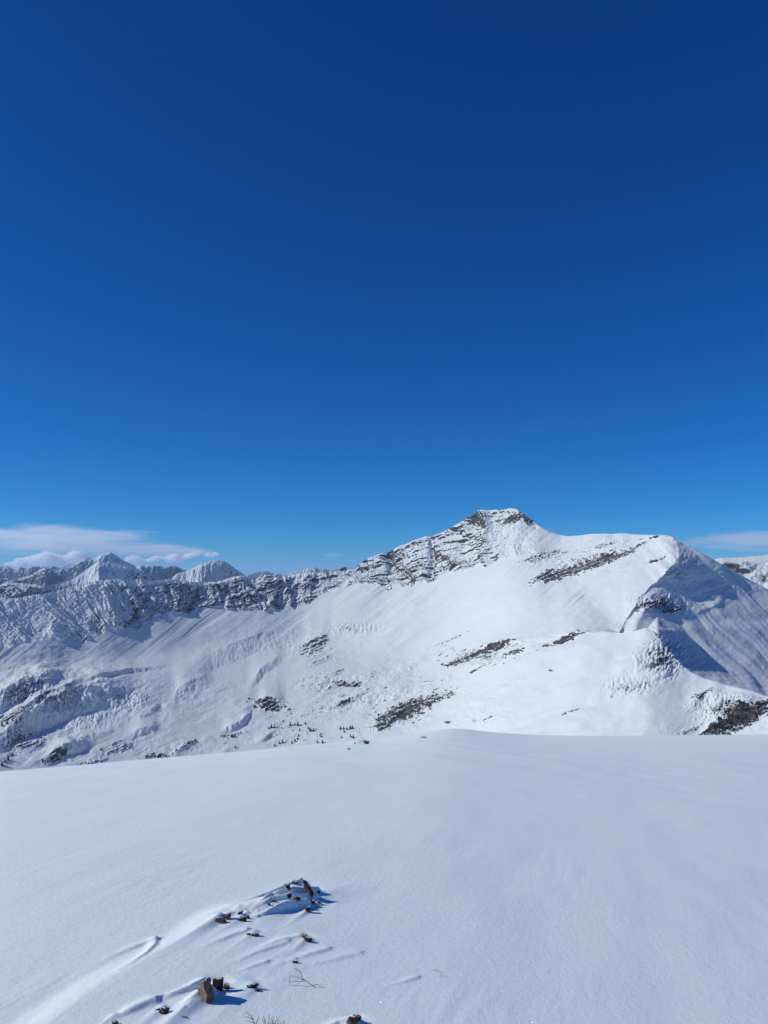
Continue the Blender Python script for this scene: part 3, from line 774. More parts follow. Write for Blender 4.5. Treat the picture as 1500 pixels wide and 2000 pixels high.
# stones: px, py of the base centre, width and height in photo pixels, depth ratio, tilt, colour, label
STONES = [
 ('s', 428, 1804, 22, 17, 0.6, -28, 'tan', 'tan angular stone at the lower left tip of the stone cluster'),
 ('s', 446, 1798, 18, 13, 0.6, -30, 'brown', 'dark brown stone touching the tan stone at the cluster tip'),
 ('s', 467, 1787, 14, 5, 0.5, -20, 'dark', 'thin dark sliver of stone in the snow above the tan stone'),
 ('s', 472, 1801, 17, 8, 0.5, -28, 'dark', 'narrow dark stone slanting in the snow below the cluster'),
 ('s', 483, 1795, 9, 7, 0.6, -20, 'dark', 'small black stone at the upper end of the narrow slanting stone'),
 ('s', 562, 1736, 14, 10, 0.7, -10, 'red', 'reddish dark stone second from the top of the cluster'),
 ('s', 575, 1729, 14, 9, 0.7, -15, 'dark', 'flat dark stone at the very top of the cluster'),
 ('w', 602, 1745, 20, 12, 0.5, 0, 'brown', 'brown wedge shaped slab leaning at the upper right of the cluster'),
 ('s', 620, 1744, 14, 6, 0.6, 10, 'dark', 'low dark stone at the far right end of the cluster'),
 ('s', 562, 1754, 15, 8, 0.6, -15, 'dark', 'dark rounded stone in the middle of the cluster under a snow ridge'),
 ('s', 534, 1762, 8, 5, 0.7, -10, 'dark', 'tiny black stone on the left of the cluster middle'),
 ('s', 524, 1769, 10, 5, 0.6, -30, 'dark', 'little dark stone lower left of the tiny black stone'),
 ('s', 581, 1762, 15, 12, 0.7, -10, 'brown', 'brown blocky stone with a pale speckled face in the cluster middle'),
 ('s', 611, 1766, 10, 10, 0.7, 5, 'dark', 'dark upright stone at the right of the cluster above the shadow'),
 ('s', 622, 1766, 10, 7, 0.7, 5, 'grey', 'grey stone beside the dark upright stone on the cluster right'),
 ('s', 601, 1782, 13, 13, 0.8, -5, 'dark', 'dark stone at the bottom of the cluster casting the longest shadow'),
 ('s', 505, 1791, 6, 3, 0.6, 0, 'dark', 'faint dark pebble half buried below the cluster middle'),
 ('s', 584, 1768, 5, 3, 0.6, 0, 'dark', 'faint pebble below the brown blocky stone'),
 ('s', 485, 1827, 9, 5, 0.7, 0, 'dark', 'small dark stone left of its twin below the cluster'),
 ('s', 498, 1830, 16, 8, 0.7, -5, 'brown', 'low brown stone right of the small dark one below the cluster'),
 ('s', 593, 1833, 13, 7, 0.8, 5, 'tan', 'grey brown stone touching the top of a red stone'),
 ('s', 600, 1840, 18, 10, 0.7, 5, 'red', 'deep red stone below the cluster with a brown one on it'),
 ('s', 576, 1882, 13, 4, 0.6, 0, 'dark', 'flat dark chip alone between the red stone and the twig'),
 ('b', 406, 1950, 32, 32, 0.5, 0, 'tan', 'tall tan slab standing upright in the snow, the biggest stone'),
 ('s', 423, 1933, 24, 23, 0.6, 5, 'red', 'dark red block leaning behind the tall tan slab'),
 ('s', 440, 1933, 15, 11, 0.7, 15, 'dark', 'dark stone in shadow right of the dark red block'),
 ('s', 492, 1933, 27, 9, 0.4, -14, 'red', 'long red slab lying in the snow right of the tall slab'),
 ('s', 500, 1938, 16, 4, 0.5, 8, 'dark', 'thin dark chip just under the long red slab'),
 ('s', 408, 1959, 7, 4, 0.7, 0, 'dark', 'tiny dark pebble under the foot of the tall slab'),
 ('s', 318, 1982, 21, 10, 0.7, 8, 'dark', 'black low stone left of the tall slab near the lower edge'),
 ('s', 307, 1974, 10, 3, 0.6, -10, 'dark', 'dark sliver just above the black low stone'),
 ('s', 359, 1988, 9, 4, 0.7, 0, 'dark', 'tiny dark chip between the black stone and the grass'),
 ('s', 223, 2002, 12, 7, 0.7, 0, 'dark', 'dark stone cut by the lower edge, leftmost of all the stones'),
 ('s', 690, 2004, 28, 19, 0.7, 5, 'brown', 'dark brown stone at the lower edge right of the grass'),
 ('s', 699, 1992, 11, 9, 0.6, 25, 'dark', 'small dark chip leaning on the brown stone at the lower edge'),
 ('s', 714, 1453, 15, 8, 0.8, 8, 'red', 'dark red stone on the crest of the snow field'),
 ('s', 705, 1449, 16, 3, 0.8, -4, 'dark', 'thin dark edge of rock left of the dark red crest stone'),
 ('s', 681, 1464, 8, 3, 0.8, 8, 'dark', 'tiny dark stone below the crest left of the red one'),
 ('s', 693, 1452, 5, 2.5, 0.8, 0, 'dark', 'speck of dark stone on the crest left of the thin rock edge'),
 ('s', 827, 1441, 13, 3, 0.8, 3, 'dark', 'lone thin dark stone at the crest, farthest right'),
]

# drift tails, mounds and ridges of the field
feats = []
for kind, sx_, sy_, sw_, sh_, dr_, tl_, col_, lab_ in STONES:
    gx_, gy_, gr_ = ground_hit(sx_, sy_)
    sc_ = math.hypot(gr_, CZ) / F
    feats.append((gx_, gy_, sw_ * sc_, sh_ * sc_))
LINES = [  # raised snow tails in the cluster: photo polyline, height (m), half width (m)
    ([(590, 1722), (560, 1737), (500, 1760), (430, 1790)], 0.030, 0.019),
    ([(604, 1742), (560, 1743), (510, 1762), (460, 1785)], 0.038, 0.021),
    ([(622, 1752), (580, 1760), (530, 1768), (500, 1785)], 0.036, 0.019),
    ([(618, 1762), (570, 1770), (530, 1776), (490, 1792)], 0.030, 0.018),
    ([(600, 1774), (560, 1784), (520, 1796), (480, 1806)], 0.040, 0.024),
    ([(398, 1932), (370, 1948), (330, 1962), (300, 1970)], 0.020, 0.026),
    ([(585, 1838), (540, 1850), (480, 1872)], 0.010, 0.030),
    ([(700, 1866), (650, 1880), (560, 1905)], 0.006, 0.04),
    ([(480, 1830), (440, 1845), (380, 1870)], 0.010, 0.035),
    ([(300, 1972), (250, 1995), (200, 2015)], 0.016, 0.035),
    ([(690, 2002), (660, 2006), (600, 2030)], 0.02, 0.03),
    ([(815, 1912), (790, 1920), (740, 1932)], 0.006, 0.02),
    ([(304, 1837), (280, 1843), (240, 1858), (180, 1886)], 0.010, 0.034),
    ([(304, 1837), (301, 1852), (285, 1873), (255, 1894), (205, 1916)], 0.013, 0.028),
    ([(424, 1808), (380, 1832), (320, 1866), (250, 1900)], 0.006, 0.045),
    ([(412, 1955), (380, 1968), (330, 1990)], 0.011, 0.024),
    ([(560, 1850), (500, 1872), (430, 1905)], 0.008, 0.03),
    ([(640, 1860), (580, 1880), (520, 1905)], 0.007, 0.03),
    ([(520, 1890), (460, 1912)], 0.006, 0.02),
    ([(712, 1450), (700, 1451), (680, 1456)], 0.05, 0.22),
]
LINES_W = [(np.array([ground_hit(*p)[:2] for p in pts]), h_, w_) for pts, h_, w_ in LINES]
cl = [ground_hit(*p)[:2] for p in ((420, 1800), (610, 1752))]
st_a = np.array(ground_hit(95, 2000)[:2]); st_b = np.array(ground_hit(430, 1785)[:2])

def height(x, y):
    x = np.asarray(x, float); y = np.asarray(y, float)
    z = base_h(x, y)
    r = np.hypot(x, y)
    near = 1 - sstep(14, 40, r)
    s = x * WD[0] + y * WD[1]; t = x * WN[0] + y * WN[1]
    # soft swells and wind ripples along the drift axis
    z = z + 0.018 * fbm(s / 3.2, t / 1.6, 3, 501) * sstep(1.0, 6, r) * near
    patch = sstep(-0.1, 0.45, fbm(s / 1.1 + 3.3, t / 0.7, 2, 503)) * (0.25 + 0.75 * np.exp(-((x + 0.75) / 1.1) ** 2 - ((y - 3.4) / 1.6) ** 2))
    z = z + 0.008 * patch * fbm(s / 0.6, t / 0.13, 3, 505, 0.5) * (1 - sstep(5, 12, r))
    z = z + 0.0006 * fbm(s / 0.09, t / 0.035, 3, 507, 0.6) * (1 - sstep(4, 9, r))
    z = z + 0.004 * fbm(s / 1.3, t / 0.45, 3, 509) * sstep(1.5, 3.5, r) * (1 - sstep(7, 14, r))
    # faint low-angle drifts near the crest
    z = z + 0.028 * fbm(s / 1.4, t / 3.0, 3, 511) * sstep(8, 14, r) * near
    # bank: the snow rises across this line, its left side faces the sun
    tt = (x - st_a[0]) * WN[0] + (y - st_a[1]) * WN[1]
    ss = (x - st_a[0]) * WD[0] + (y - st_a[1]) * WD[1]
    L_ = np.dot(st_b - st_a, WD)
    along = sstep(-0.9, 0.1, ss) * (1 - sstep(L_ * 0.75, L_ * 1.35, ss))
    z = z + along * 0.038 * (sstep(-0.16, 0.05, tt + 0.02 * np.sin(ss * 5)) - 0.9 * sstep(0.1, 1.1, tt))
    # cluster mound
    c0, c1 = np.array(cl[0]), np.array(cl[1])
    e = c1 - c0; Lm = np.linalg.norm(e); e = e / Lm
    a_ = (x - c0[0]) * e[0] + (y - c0[1]) * e[1]; b_ = -(x - c0[0]) * e[1] + (y - c0[1]) * e[0]
    z = z + 0.055 * np.exp(-((a_ - Lm * 0.6) / (Lm * 0.55)) ** 2 - (b_ / 0.13) ** 2)
    return z

def height_full(x, y):
    z = height(x, y)
    x = np.asarray(x, float); y = np.asarray(y, float)
    for gx_, gy_, w_, h_ in feats:
        d2 = (x - gx_) ** 2 + (y - gy_) ** 2
        lim = 0.9 if gy_ < 8 else 3.0
        m = d2 < lim * lim
        if not m.any(): continue
        s = (x[m] - gx_) * WD[0] + (y[m] - gy_) * WD[1]; t = (x[m] - gx_) * WN[0] + (y[m] - gy_) * WN[1]
        tail = np.where(s < 0, np.exp(s / (w_ * 3.0)), np.exp(-(s / (w_ * 0.45)) ** 2))
        z[m] += 0.30 * h_ * tail * np.exp(-(t / (w_ * 0.42)) ** 2)
        z[m] -= 0.16 * h_ * np.exp(-((s - w_ * 0.7) / (w_ * 0.6)) ** 2 - (t / (w_ * 0.7)) ** 2)   # scour on the windward side
    for pts, h_, w_ in LINES_W:
        lo = pts.min(0) - 4 * w_ - 0.1; hi = pts.max(0) + 4 * w_ + 0.1
        m = (x > lo[0]) & (x < hi[0]) & (y > lo[1]) & (y < hi[1])
        if not m.any(): continue
        xm, ym = x[m], y[m]
        best = np.full(xm.shape, 1e9); prog = np.zeros(xm.shape); side = np.zeros(xm.shape)
        n_ = len(pts) - 1
        for i in range(n_):
            a, b = pts[i], pts[i + 1]; e = b - a; l2 = np.dot(e, e)
            u = np.clip(((xm - a[0]) * e[0] + (ym - a[1]) * e[1]) / l2, 0, 1)
            dx, dy_ = xm - a[0] - u * e[0], ym - a[1] - u * e[1]
            d = np.hypot(dx, dy_)
            k = d < best
            best[k] = d[k]; prog[k] = ((i + u) / n_)[k]
            side[k] = np.sign(dx * e[1] - dy_ * e[0])[k]
        wv = w_ * (1 - 0.4 * prog)
        asym = np.where(side < 0, 0.6, 1.25)        # steeper on the near side
        z[m] += h_ * (1 - sstep(0.25, 1.0, prog)) ** 0.8 * np.exp(-(best / (wv * asym)) ** 2)
    return z

def surf_hit(px, py):
    """photo pixel -> point on the drifted snow"""
    gx_, gy_, gr_ = ground_hit(px, py)
    ux_, uy_, t_ = (float(v) for v in ray(px, py))
    rs_ = np.linspace(max(gr_ * 0.8, gr_ - 0.7), gr_ + 0.3, 400)
    d_ = CZ + rs_ * t_ - height_full(ux_ * rs_, uy_ * rs_)
    r_ = float(rs_[int(np.argmax(d_ < 0))]) if (d_ < 0).any() else gr_
    return ux_ * r_, uy_ * r_, r_

def build_field():
    az_f = np.radians(np.arange(-32, 32.001, 0.05))
    az_b = np.radians(np.concatenate([np.arange(33, 60, 1.0), np.arange(60, 301, 6.0), np.arange(301, 327.5, 1.0)]))
    az = np.concatenate([az_f, az_b])
    rr = np.concatenate([np.linspace(0.05, 2.2, 40)[:-1], np.geomspace(2.2, 7.0, 560)[:-1], np.geomspace(7, 60, 260)[:-1], np.geomspace(60, 900, 60)])
    AZ, RR = np.meshgrid(az, rr)
    x = np.sin(AZ) * RR; y = np.cos(AZ) * RR
    z = height_full(x, y)
    return struct(grid_mesh('snow_field', np.stack([x, y, z], -1), M_FIELD, wrap=True))
field = build_field()

# ------------------------------------------------------------------ stones
SM = {'tan': stone_material('tan_stone', (0.09, 0.055, 0.04), (0.22, 0.14, 0.095), (0.36, 0.26, 0.17)),
      'brown': stone_material('brown_stone', (0.02, 0.014, 0.012), (0.06, 0.038, 0.03), (0.15, 0.10, 0.065)),
      'red': stone_material('red_stone', (0.02, 0.011, 0.010), (0.065, 0.028, 0.025), (0.12, 0.055, 0.045)),
      'dark': stone_material('dark_stone', (0.012, 0.011, 0.012), (0.035, 0.03, 0.028), (0.08, 0.06, 0.05)),
      'grey': stone_material('grey_stone', (0.04, 0.04, 0.045), (0.10, 0.10, 0.10), (0.20, 0.19, 0.18))}

def hz(x, y):
    return float(height_full(np.array([x], float), np.array([y], float))[0])

def chip_mesh(bm, w, d, h, rnd, wedge=False):
    """an angular broken stone: hull of scattered points, edges softened and chipped"""
    tmp = bmesh.new()
    pts = []
    for i in range(15):
        a = rnd.uniform(0, 2 * math.pi); f = rnd.uniform(0.75, 1.0)
        pts.append((0.5 * w * f * math.cos(a), 0.5 * d * f * math.sin(a), rnd.choice((-0.5, 0.05, 0.3, 0.5)) * h * rnd.uniform(0.85, 1.1)))
    if wedge:
        pts = [(-0.5 * w, -.2 * d, 1.0 * h), (-0.42 * w, .3 * d, .95 * h), (-.5 * w, 0, -.4 * h), (-.3 * w, -.5 * d, -.4 * h), (0.5 * w, -.3 * d, .08 * h), (.5 * w, .3 * d, .0), (.45 * w, 0, -.4 * h), (-.1 * w, .5 * d, .4 * h), (0.05 * w, -.5 * d, .35 * h)]
    for p in pts: tmp.verts.new(p)
    r = bmesh.ops.convex_hull(tmp, input=tmp.verts)
    bmesh.ops.delete(tmp, geom=list({e for e in r['geom_interior'] + r['geom_unused'] if isinstance(e, bmesh.types.BMVert)}), context='VERTS')
    bmesh.ops.bevel(tmp, geom=list(tmp.edges), offset=0.05 * min(w, h, d), segments=1, affect='EDGES')
    bmesh.ops.triangulate(tmp, faces=list(tmp.faces))
    bmesh.ops.subdivide_edges(tmp, edges=list(tmp.edges), cuts=2, use_grid_fill=True)
    sz = min(w, d, h)
    off = Vector((rnd.uniform(0, 99), rnd.uniform(0, 99), 0))
    for v in tmp.verts:
        n = mnoise.noise((v.co / sz) * 1.6 + off) * 0.10 + mnoise.noise((v.co / sz) * 5 + off) * 0.05
        v.co += v.co.normalized() * n * sz
    me = bpy.data.meshes.new('tmp'); tmp.to_mesh(me); tmp.free()
    bm.from_mesh(me); bpy.data.meshes.remove(me)

def slab_mesh(bm, w, d, h):
    """the standing slab: a broken pointed plate, its lit face to the left and its narrow edge to us"""
    tmp = bmesh.new()
    out_ = [(-.66, -.4), (-.66, .22), (-.54, .40), (-.46, .56), (-.30, .74), (-.19, .90), (-.09, 1.0), (.03, .93), (.09, .76), (.13, .55), (.22, .40), (.22, .12), (.24, -.4)]
    for s in (-1, 1):
        vs_ = []
        for x_, z_ in out_:
            # plate is skewed: the far face is pushed left so that the left flank catches the sun
            vs_.append(tmp.verts.new((x_ * w + (0.10 * w if s < 0 else -0.12 * w), s * 0.5 * d, z_ * h * (1.0 if s < 0 else 0.92))))
        tmp.faces.new(vs_ if s < 0 else vs_[::-1])
    tmp.verts.ensure_lookup_table()
    n = len(out_)
    for i in range(n):
        j = (i + 1) % n
        tmp.faces.new((tmp.verts[i], tmp.verts[n + i], tmp.verts[n + j], tmp.verts[j]))
    bmesh.ops.recalc_face_normals(tmp, faces=list(tmp.faces))
    bmesh.ops.bevel(tmp, geom=list(tmp.edges), offset=0.03 * w, segments=1, affect='EDGES')
    bmesh.ops.triangulate(tmp, faces=list(tmp.faces))
    bmesh.ops.subdivide_edges(tmp, edges=list(tmp.edges), cuts=3, use_grid_fill=True)
    for v in tmp.verts:
        v.co += Vector((1, .6, .4)) * (mnoise.noise(v.co / w * 3.0) * 0.05 + mnoise.noise(v.co / w * 9) * 0.02) * w
    me = bpy.data.meshes.new('tmp'); tmp.to_mesh(me); tmp.free()
    bm.from_mesh(me); bpy.data.meshes.remove(me)

def finish(bm, name, mat, smooth=False):
    bmesh.ops.recalc_face_normals(bm, faces=list(bm.faces))
    me = bpy.data.meshes.new(name); bm.to_mesh(me); bm.free()
    if smooth:
        for p in me.polygons: p.use_smooth = True
    me.materials.append(mat)
    o = bpy.data.objects.new(name, me); C.objects.link(o)
    return o

for i, (kind, sx_, sy_, sw_, sh_, dr_, tl_, col_, lab_) in enumerate(STONES):
    rnd = random.Random(900 + i)
    gx_, gy_, gr_ = ground_hit(sx_, sy_)
    sc_ = math.hypot(gr_, CZ) / F
    w_, h_ = sw_ * sc_ * (0.95 if kind == 's' else 1.0), sh_ * sc_ * (0.70 if kind == 's' else 1.0)
    bm = bmesh.new()
    if kind == 'b':
        slab_mesh(bm, w_ * 1.15, w_ * 0.6, h_)
    else:
        chip_mesh(bm, w_, max(w_ * dr_, h_ * 0.5), h_ * 1.55, rnd, kind == 'w')
    o = finish(bm, 'stone', SM[col_])
    # stand where the photo's base point meets the drifted snow
    ux_, uy_, t_ = (float(v) for v in ray(sx_, sy_))
    rs_ = np.linspace(max(gr_ * 0.8, gr_ - 0.7), gr_ + 0.3, 400)
    d_ = CZ + rs_ * t_ - height_full(ux_ * rs_, uy_ * rs_)
    r_ = rs_[int(np.argmax(d_ < 0))] if (d_ < 0).any() else gr_
    o.location = (ux_ * r_, uy_ * r_ + (0.3 * w_ if kind != 'b' else 0), CZ + r_ * t_ + (h_ * 0.16 if kind == 's' else 0.0))
    o.rotation_euler = (rad(rnd.uniform(-8, 8)), rad(tl_) if kind == 's' else 0, rad(rnd.uniform(-25, 25)) if kind == 's' else rad(-42))
    tag(o, lab_, 'stone', 'stones poking out of the snow field')

# ------------------------------------------------------------------ dry stems and grass
M_TWIG = plain_material('frosted_twig', (0.16, 0.15, 0.14), (0.45, 0.45, 0.45), 200)
M_STRAW = plain_material('dry_grass', (0.30, 0.23, 0.13), (0.62, 0.56, 0.42), 150)

def tube(bm, pts, r0, r1, sides=5):
    rings = []
    n = len(pts)
    for i, p in enumerate(pts):
        d = (pts[min(i + 1, n - 1)] - pts[max(i - 1, 0)]).normalized()
        a = d.cross(Vector((0, 1, 0.2))).normalized(); b = d.cross(a)
        rr_ = r0 + (r1 - r0) * i / (n - 1)
        rings.append([bm.verts.new(p + (a * math.cos(2 * math.pi * k / sides) + b * math.sin(2 * math.pi * k / sides)) * rr_) for k in range(sides)])
    for i in range(n - 1):
        for k in range(sides):
            bm.faces.new((rings[i][k], rings[i][(k + 1) % sides], rings[i + 1][(k + 1) % sides], rings[i + 1][k]))
    bm.faces.new(rings[0][::-1]); bm.faces.new(rings[-1])

def stem_curve(base, pix, lean=0.0):
    """photo points turned into a stem standing on base (gx, gy, gr): each point lies near the base's range"""
    out_ = []
    for i, (a, b) in enumerate(pix):
        r_ = base[2] + lean * i
        p = P3(a, b, r_)
        out_.append(Vector(p))
    res = []
    for i in range(len(out_) - 1):
        for k in range(4):
            t = k / 4
            p0 = out_[max(i - 1, 0)]; p1_ = out_[i]; p2_ = out_[i + 1]; p3_ = out_[min(i + 2, len(out_) - 1)]
            res.append(0.5 * ((2 * p1_) + (-p0 + p2_) * t + (2 * p0 - 5 * p1_ + 4 * p2_ - p3_) * t * t + (-p0 + 3 * p1_ - 3 * p2_ + p3_) * t ** 3))
    res.append(out_[-1])
    return res

def stems(name, root_px, lines, r, mat, label, cat, group=None):
    b = surf_hit(*root_px)
    bm = bmesh.new()
    for ln in lines:
        tube(bm, stem_curve((b[0], b[1], b[2] - 0.012), ln, 0.002), r, r * 0.5)
    o = finish(bm, name, mat, True)
    # origin at the root
    org = Vector((b[0], b[1], hz(b[0], b[1])))
    o.data.transform(Matrix.Translation(-org)); o.location = org
    return tag(o, label, cat, group)

stems('twig', (611, 1926), [[(614, 1927), (606, 1922), (598, 1916), (592, 1913)], [(594, 1914), (589, 1908), (588, 1901), (582, 1894), (572, 1891)], [(592, 1914), (583, 1910), (576, 1907), (569, 1907)], [(596, 1916), (586, 1917), (574, 1917), (563, 1920)], [(565, 1918), (566, 1911), (567, 1904)], [(554, 1919), (555, 1914), (557, 1909)],
                      [(611, 1925), (618, 1923), (630, 1926)], [(612, 1928), (622, 1929), (632, 1928)]], 0.0019, M_TWIG, 'pale branching twig lying bare on the snow right of the red slab', 'twig')
stems('twig', (497, 2000), [[(497, 2001), (493, 1989), (486, 1981), (480, 1977)], [(494, 1992), (488, 1988), (478, 1986)], [(500, 2000), (504, 1990), (506, 1982)], [(498, 1999), (490, 1996), (482, 1993)], [(495, 1994), (494, 1986), (495, 1980)]], 0.0017, M_TWIG, 'frosted sprig beside the grass tuft at the lower edge', 'twig')
stems('straw', (412, 1949), [[(411, 1950), (412, 1942), (417, 1937), (424, 1937), (430, 1942), (432, 1949)], [(430, 1944), (436, 1946), (440, 1951)]], 0.0018, M_STRAW, 'bent pale grass blade looping at the foot of the tall slab', 'straw')
stems('twig', (858, 1905), [[(844, 1895), (852, 1895), (859, 1898), (862, 1903), (860, 1906)]], 0.0017, M_TWIG, 'short curved stem poking from the snow, farthest right', 'twig')

def tuft():
    rnd = random.Random(5)
    b = surf_hit(532, 2010)
    bm = bmesh.new()
    for i in range(46):
        a = rnd.gauss(0, 11); top = rnd.uniform(-30, -10) if abs(a) < 16 else rnd.uniform(-16, -6)
        x_ = 533 + a * 1.4; dx = rnd.uniform(-5, 5) + a * 0.2
        y0 = 2012 + rnd.uniform(-4, 6)
        pts = stem_curve((b[0], b[1], b[2] + rnd.uniform(-0.05, 0.05)), [(x_, y0), (x_ + dx * 0.3, y0 + top * 0.5), (x_ + dx, y0 + top)])
        tube(bm, pts, 0.0016, 0.0006, 4)
    o = finish(bm, 'grass_tuft', M_STRAW, True)
    org = Vector((b[0], b[1], hz(b[0], b[1])))
    o.data.transform(Matrix.Translation(-org)); o.location = org
    tag(o, 'frosted dry grass tuft at the lower edge of the snow', 'grass tuft')
tuft()

# ------------------------------------------------------------------ small conifers far down on the lower slope
M_NEEDLE = plain_material('conifer_needles', (0.018, 0.028, 0.022), (0.05, 0.065, 0.05), 3)
M_BARK = plain_material('conifer_bark', (0.05, 0.035, 0.028), (0.10, 0.075, 0.06), 5)
def conifer_meshes(seed):
    rnd = random.Random(seed)
    bt = bmesh.new(); tube(bt, [Vector((0, 0, -0.6)), Vector((0, 0, 0.45)), Vector((0.02, 0, 1.0))], 0.05, 0.01, 6)
    bc = bmesh.new()
    for tier in range(13):
        z = 0.12 + tier * 0.068
        rr_ = 0.34 * (1 - z) + 0.03
        for k in range(9):
            a = 2 * math.pi * (k + rnd.random()) / 9
            l_ = rr_ * rnd.uniform(0.6, 1.15); d = Vector((math.cos(a), math.sin(a), 0)); s = Vector((-math.sin(a), math.cos(a), 0))
            c = Vector((0, 0, z + rnd.uniform(-.03, .03)))
            v = [bc.verts.new(c), bc.verts.new(c + d * l_ * 0.55 + s * 0.07 - Vector((0, 0, .05))), bc.verts.new(c + d * l_ - Vector((0, 0, rnd.uniform(.06, .13)))), bc.verts.new(c + d * l_ * 0.55 - s * 0.07 - Vector((0, 0, .05)))]
            bc.faces.new((v[0], v[1], v[2])); bc.faces.new((v[0], v[2], v[3]))
    t_ = bpy.data.meshes.new('trunk'); bt.to_mesh(t_); bt.free(); t_.materials.append(M_BARK)
    c_ = bpy.data.meshes.new('crown'); bc.to_mesh(c_); bc.free(); c_.materials.append(M_NEEDLE)
    return t_, c_
VAR = [conifer_meshes(s) for s in (1, 2, 3)]
rnd = random.Random(44)
TREES = [(525, 1423, 7), (530, 1422, 8), (536, 1421, 8), (543, 1422, 6), (550, 1422, 5), (567, 1417, 7), (576, 1416, 7), (582, 1417, 8), (588, 1418, 7), (596, 1414, 7), (602, 1424, 9), (606, 1428, 8), (612, 1428, 8), (617, 1425, 6), (585, 1427, 6), (572, 1427, 5),
         (583, 1438, 8), (581, 1445, 7), (576, 1449, 7), (570, 1452, 6), (552, 1451, 7), (546, 1453, 6), (536, 1457, 6), (627, 1439, 8), (630, 1451, 7), (620, 1451, 7), (665, 1424, 7), (671, 1424, 9), (678, 1425, 10), (684, 1424, 9), (688, 1423, 7), (672, 1430, 8), (667, 1441, 6), (690, 1442, 8), (685, 1440, 7),
         (453, 1439, 9), (459, 1440, 6), (470, 1432, 5), (482, 1430, 4), (30, 1412, 9), (22, 1409, 9), (12, 1414, 10), (38, 1407, 8), (3, 1418, 10), (10, 1489, 10), (4, 1496, 10), (16, 1485, 9), (25, 1476, 8), (790, 1388, 6), (782, 1392, 6), (778, 1397, 6), (812, 1373, 5), (440, 1452, 5), (460, 1461, 6)]
for i, (tx_, ty_, hpx) in enumerate(TREES):
    j = int(np.clip(round(tx_ + 260), 0, K - 1))
    col = slice(rB, rC)
    k = rB + int(np.argmin(np.abs(MPY[col, j] - ty_) + np.abs(MPX[col, j] - tx_)))
    base = MP[k, j]
    hgt = hpx * np.linalg.norm(base) / F * rnd.uniform(0.55, 1.0)
    root = bpy.data.objects.new('conifer_tree', None)
    root.empty_display_size = 0.5
    root.location = base; root.scale = (hgt * 1.5, hgt * 1.5, hgt); root.rotation_euler = (0, 0, rnd.uniform(0, 6.28))
    C.objects.link(root)
    tag(root, 'small dark conifer standing on the snowy slope behind the crest', 'tree', 'conifers on the lower slope')
    t_, c_ = VAR[i % 3]
    for nm, me in (('trunk', t_), ('crown', c_)):
        o = bpy.data.objects.new(nm, me); C.objects.link(o); o.parent = root

# ------------------------------------------------------------------ clouds over the horizon
def cloud_material(name, density, thr, nscale, stretch, puff, flat=0.0):
    m, n, l, out = nodes(name)
    tc = n.new('ShaderNodeTexCoord')
    oi = n.new('ShaderNodeObjectInfo')
    co = tc.outputs['Object']
    ln = n.new('ShaderNodeVectorMath'); ln.operation = 'LENGTH'; l.new(co, ln.inputs[0])
    off = n.new('ShaderNodeVectorMath'); off.operation = 'MULTIPLY_ADD'
    l.new(co, off.inputs[0]); off.inputs[1].default_value = stretch; l.new(oi.outputs['Location'], off.inputs[2])
    t = noise_tex(n, l, off.outputs[0], nscale, 6, 0.6)
    a = n.new('ShaderNodeMath'); a.operation = 'MULTIPLY_ADD'; l.new(t.outputs['Fac'], a.inputs[0]); a.inputs[1].default_value = puff
    pw = n.new('ShaderNodeMath'); pw.operation = 'POWER'; pw.inputs[1].default_value = 2.6; l.new(ln.outputs['Value'], pw.inputs[0])
    s = n.new('ShaderNodeMath'); s.operation = 'SUBTRACT'; s.inputs[0].default_value = 1.0; l.new(pw.outputs[0], s.inputs[1])
    l.new(s.outputs[0], a.inputs[2])
    mr = n.new('ShaderNodeMapRange'); mr.interpolation_type = 'SMOOTHSTEP'
    mr.inputs['From Min'].default_value = thr[0]; mr.inputs['From Max'].default_value = thr[1]
    mr.inputs['To Min'].default_value = 0; mr.inputs['To Max'].default_value = density
    l.new(a.outputs[0], mr.inputs['Value'])
    v = n.new('ShaderNodeVolumePrincipled')
    v.inputs['Color'].default_value = (0.93, 0.97, 1.0, 1)
    v.inputs['Anisotropy'].default_value = 0.2
    l.new(mr.outputs['Result'], v.inputs['Density'])
    l.new(v.outputs[0], out.inputs['Volume'])
    return m

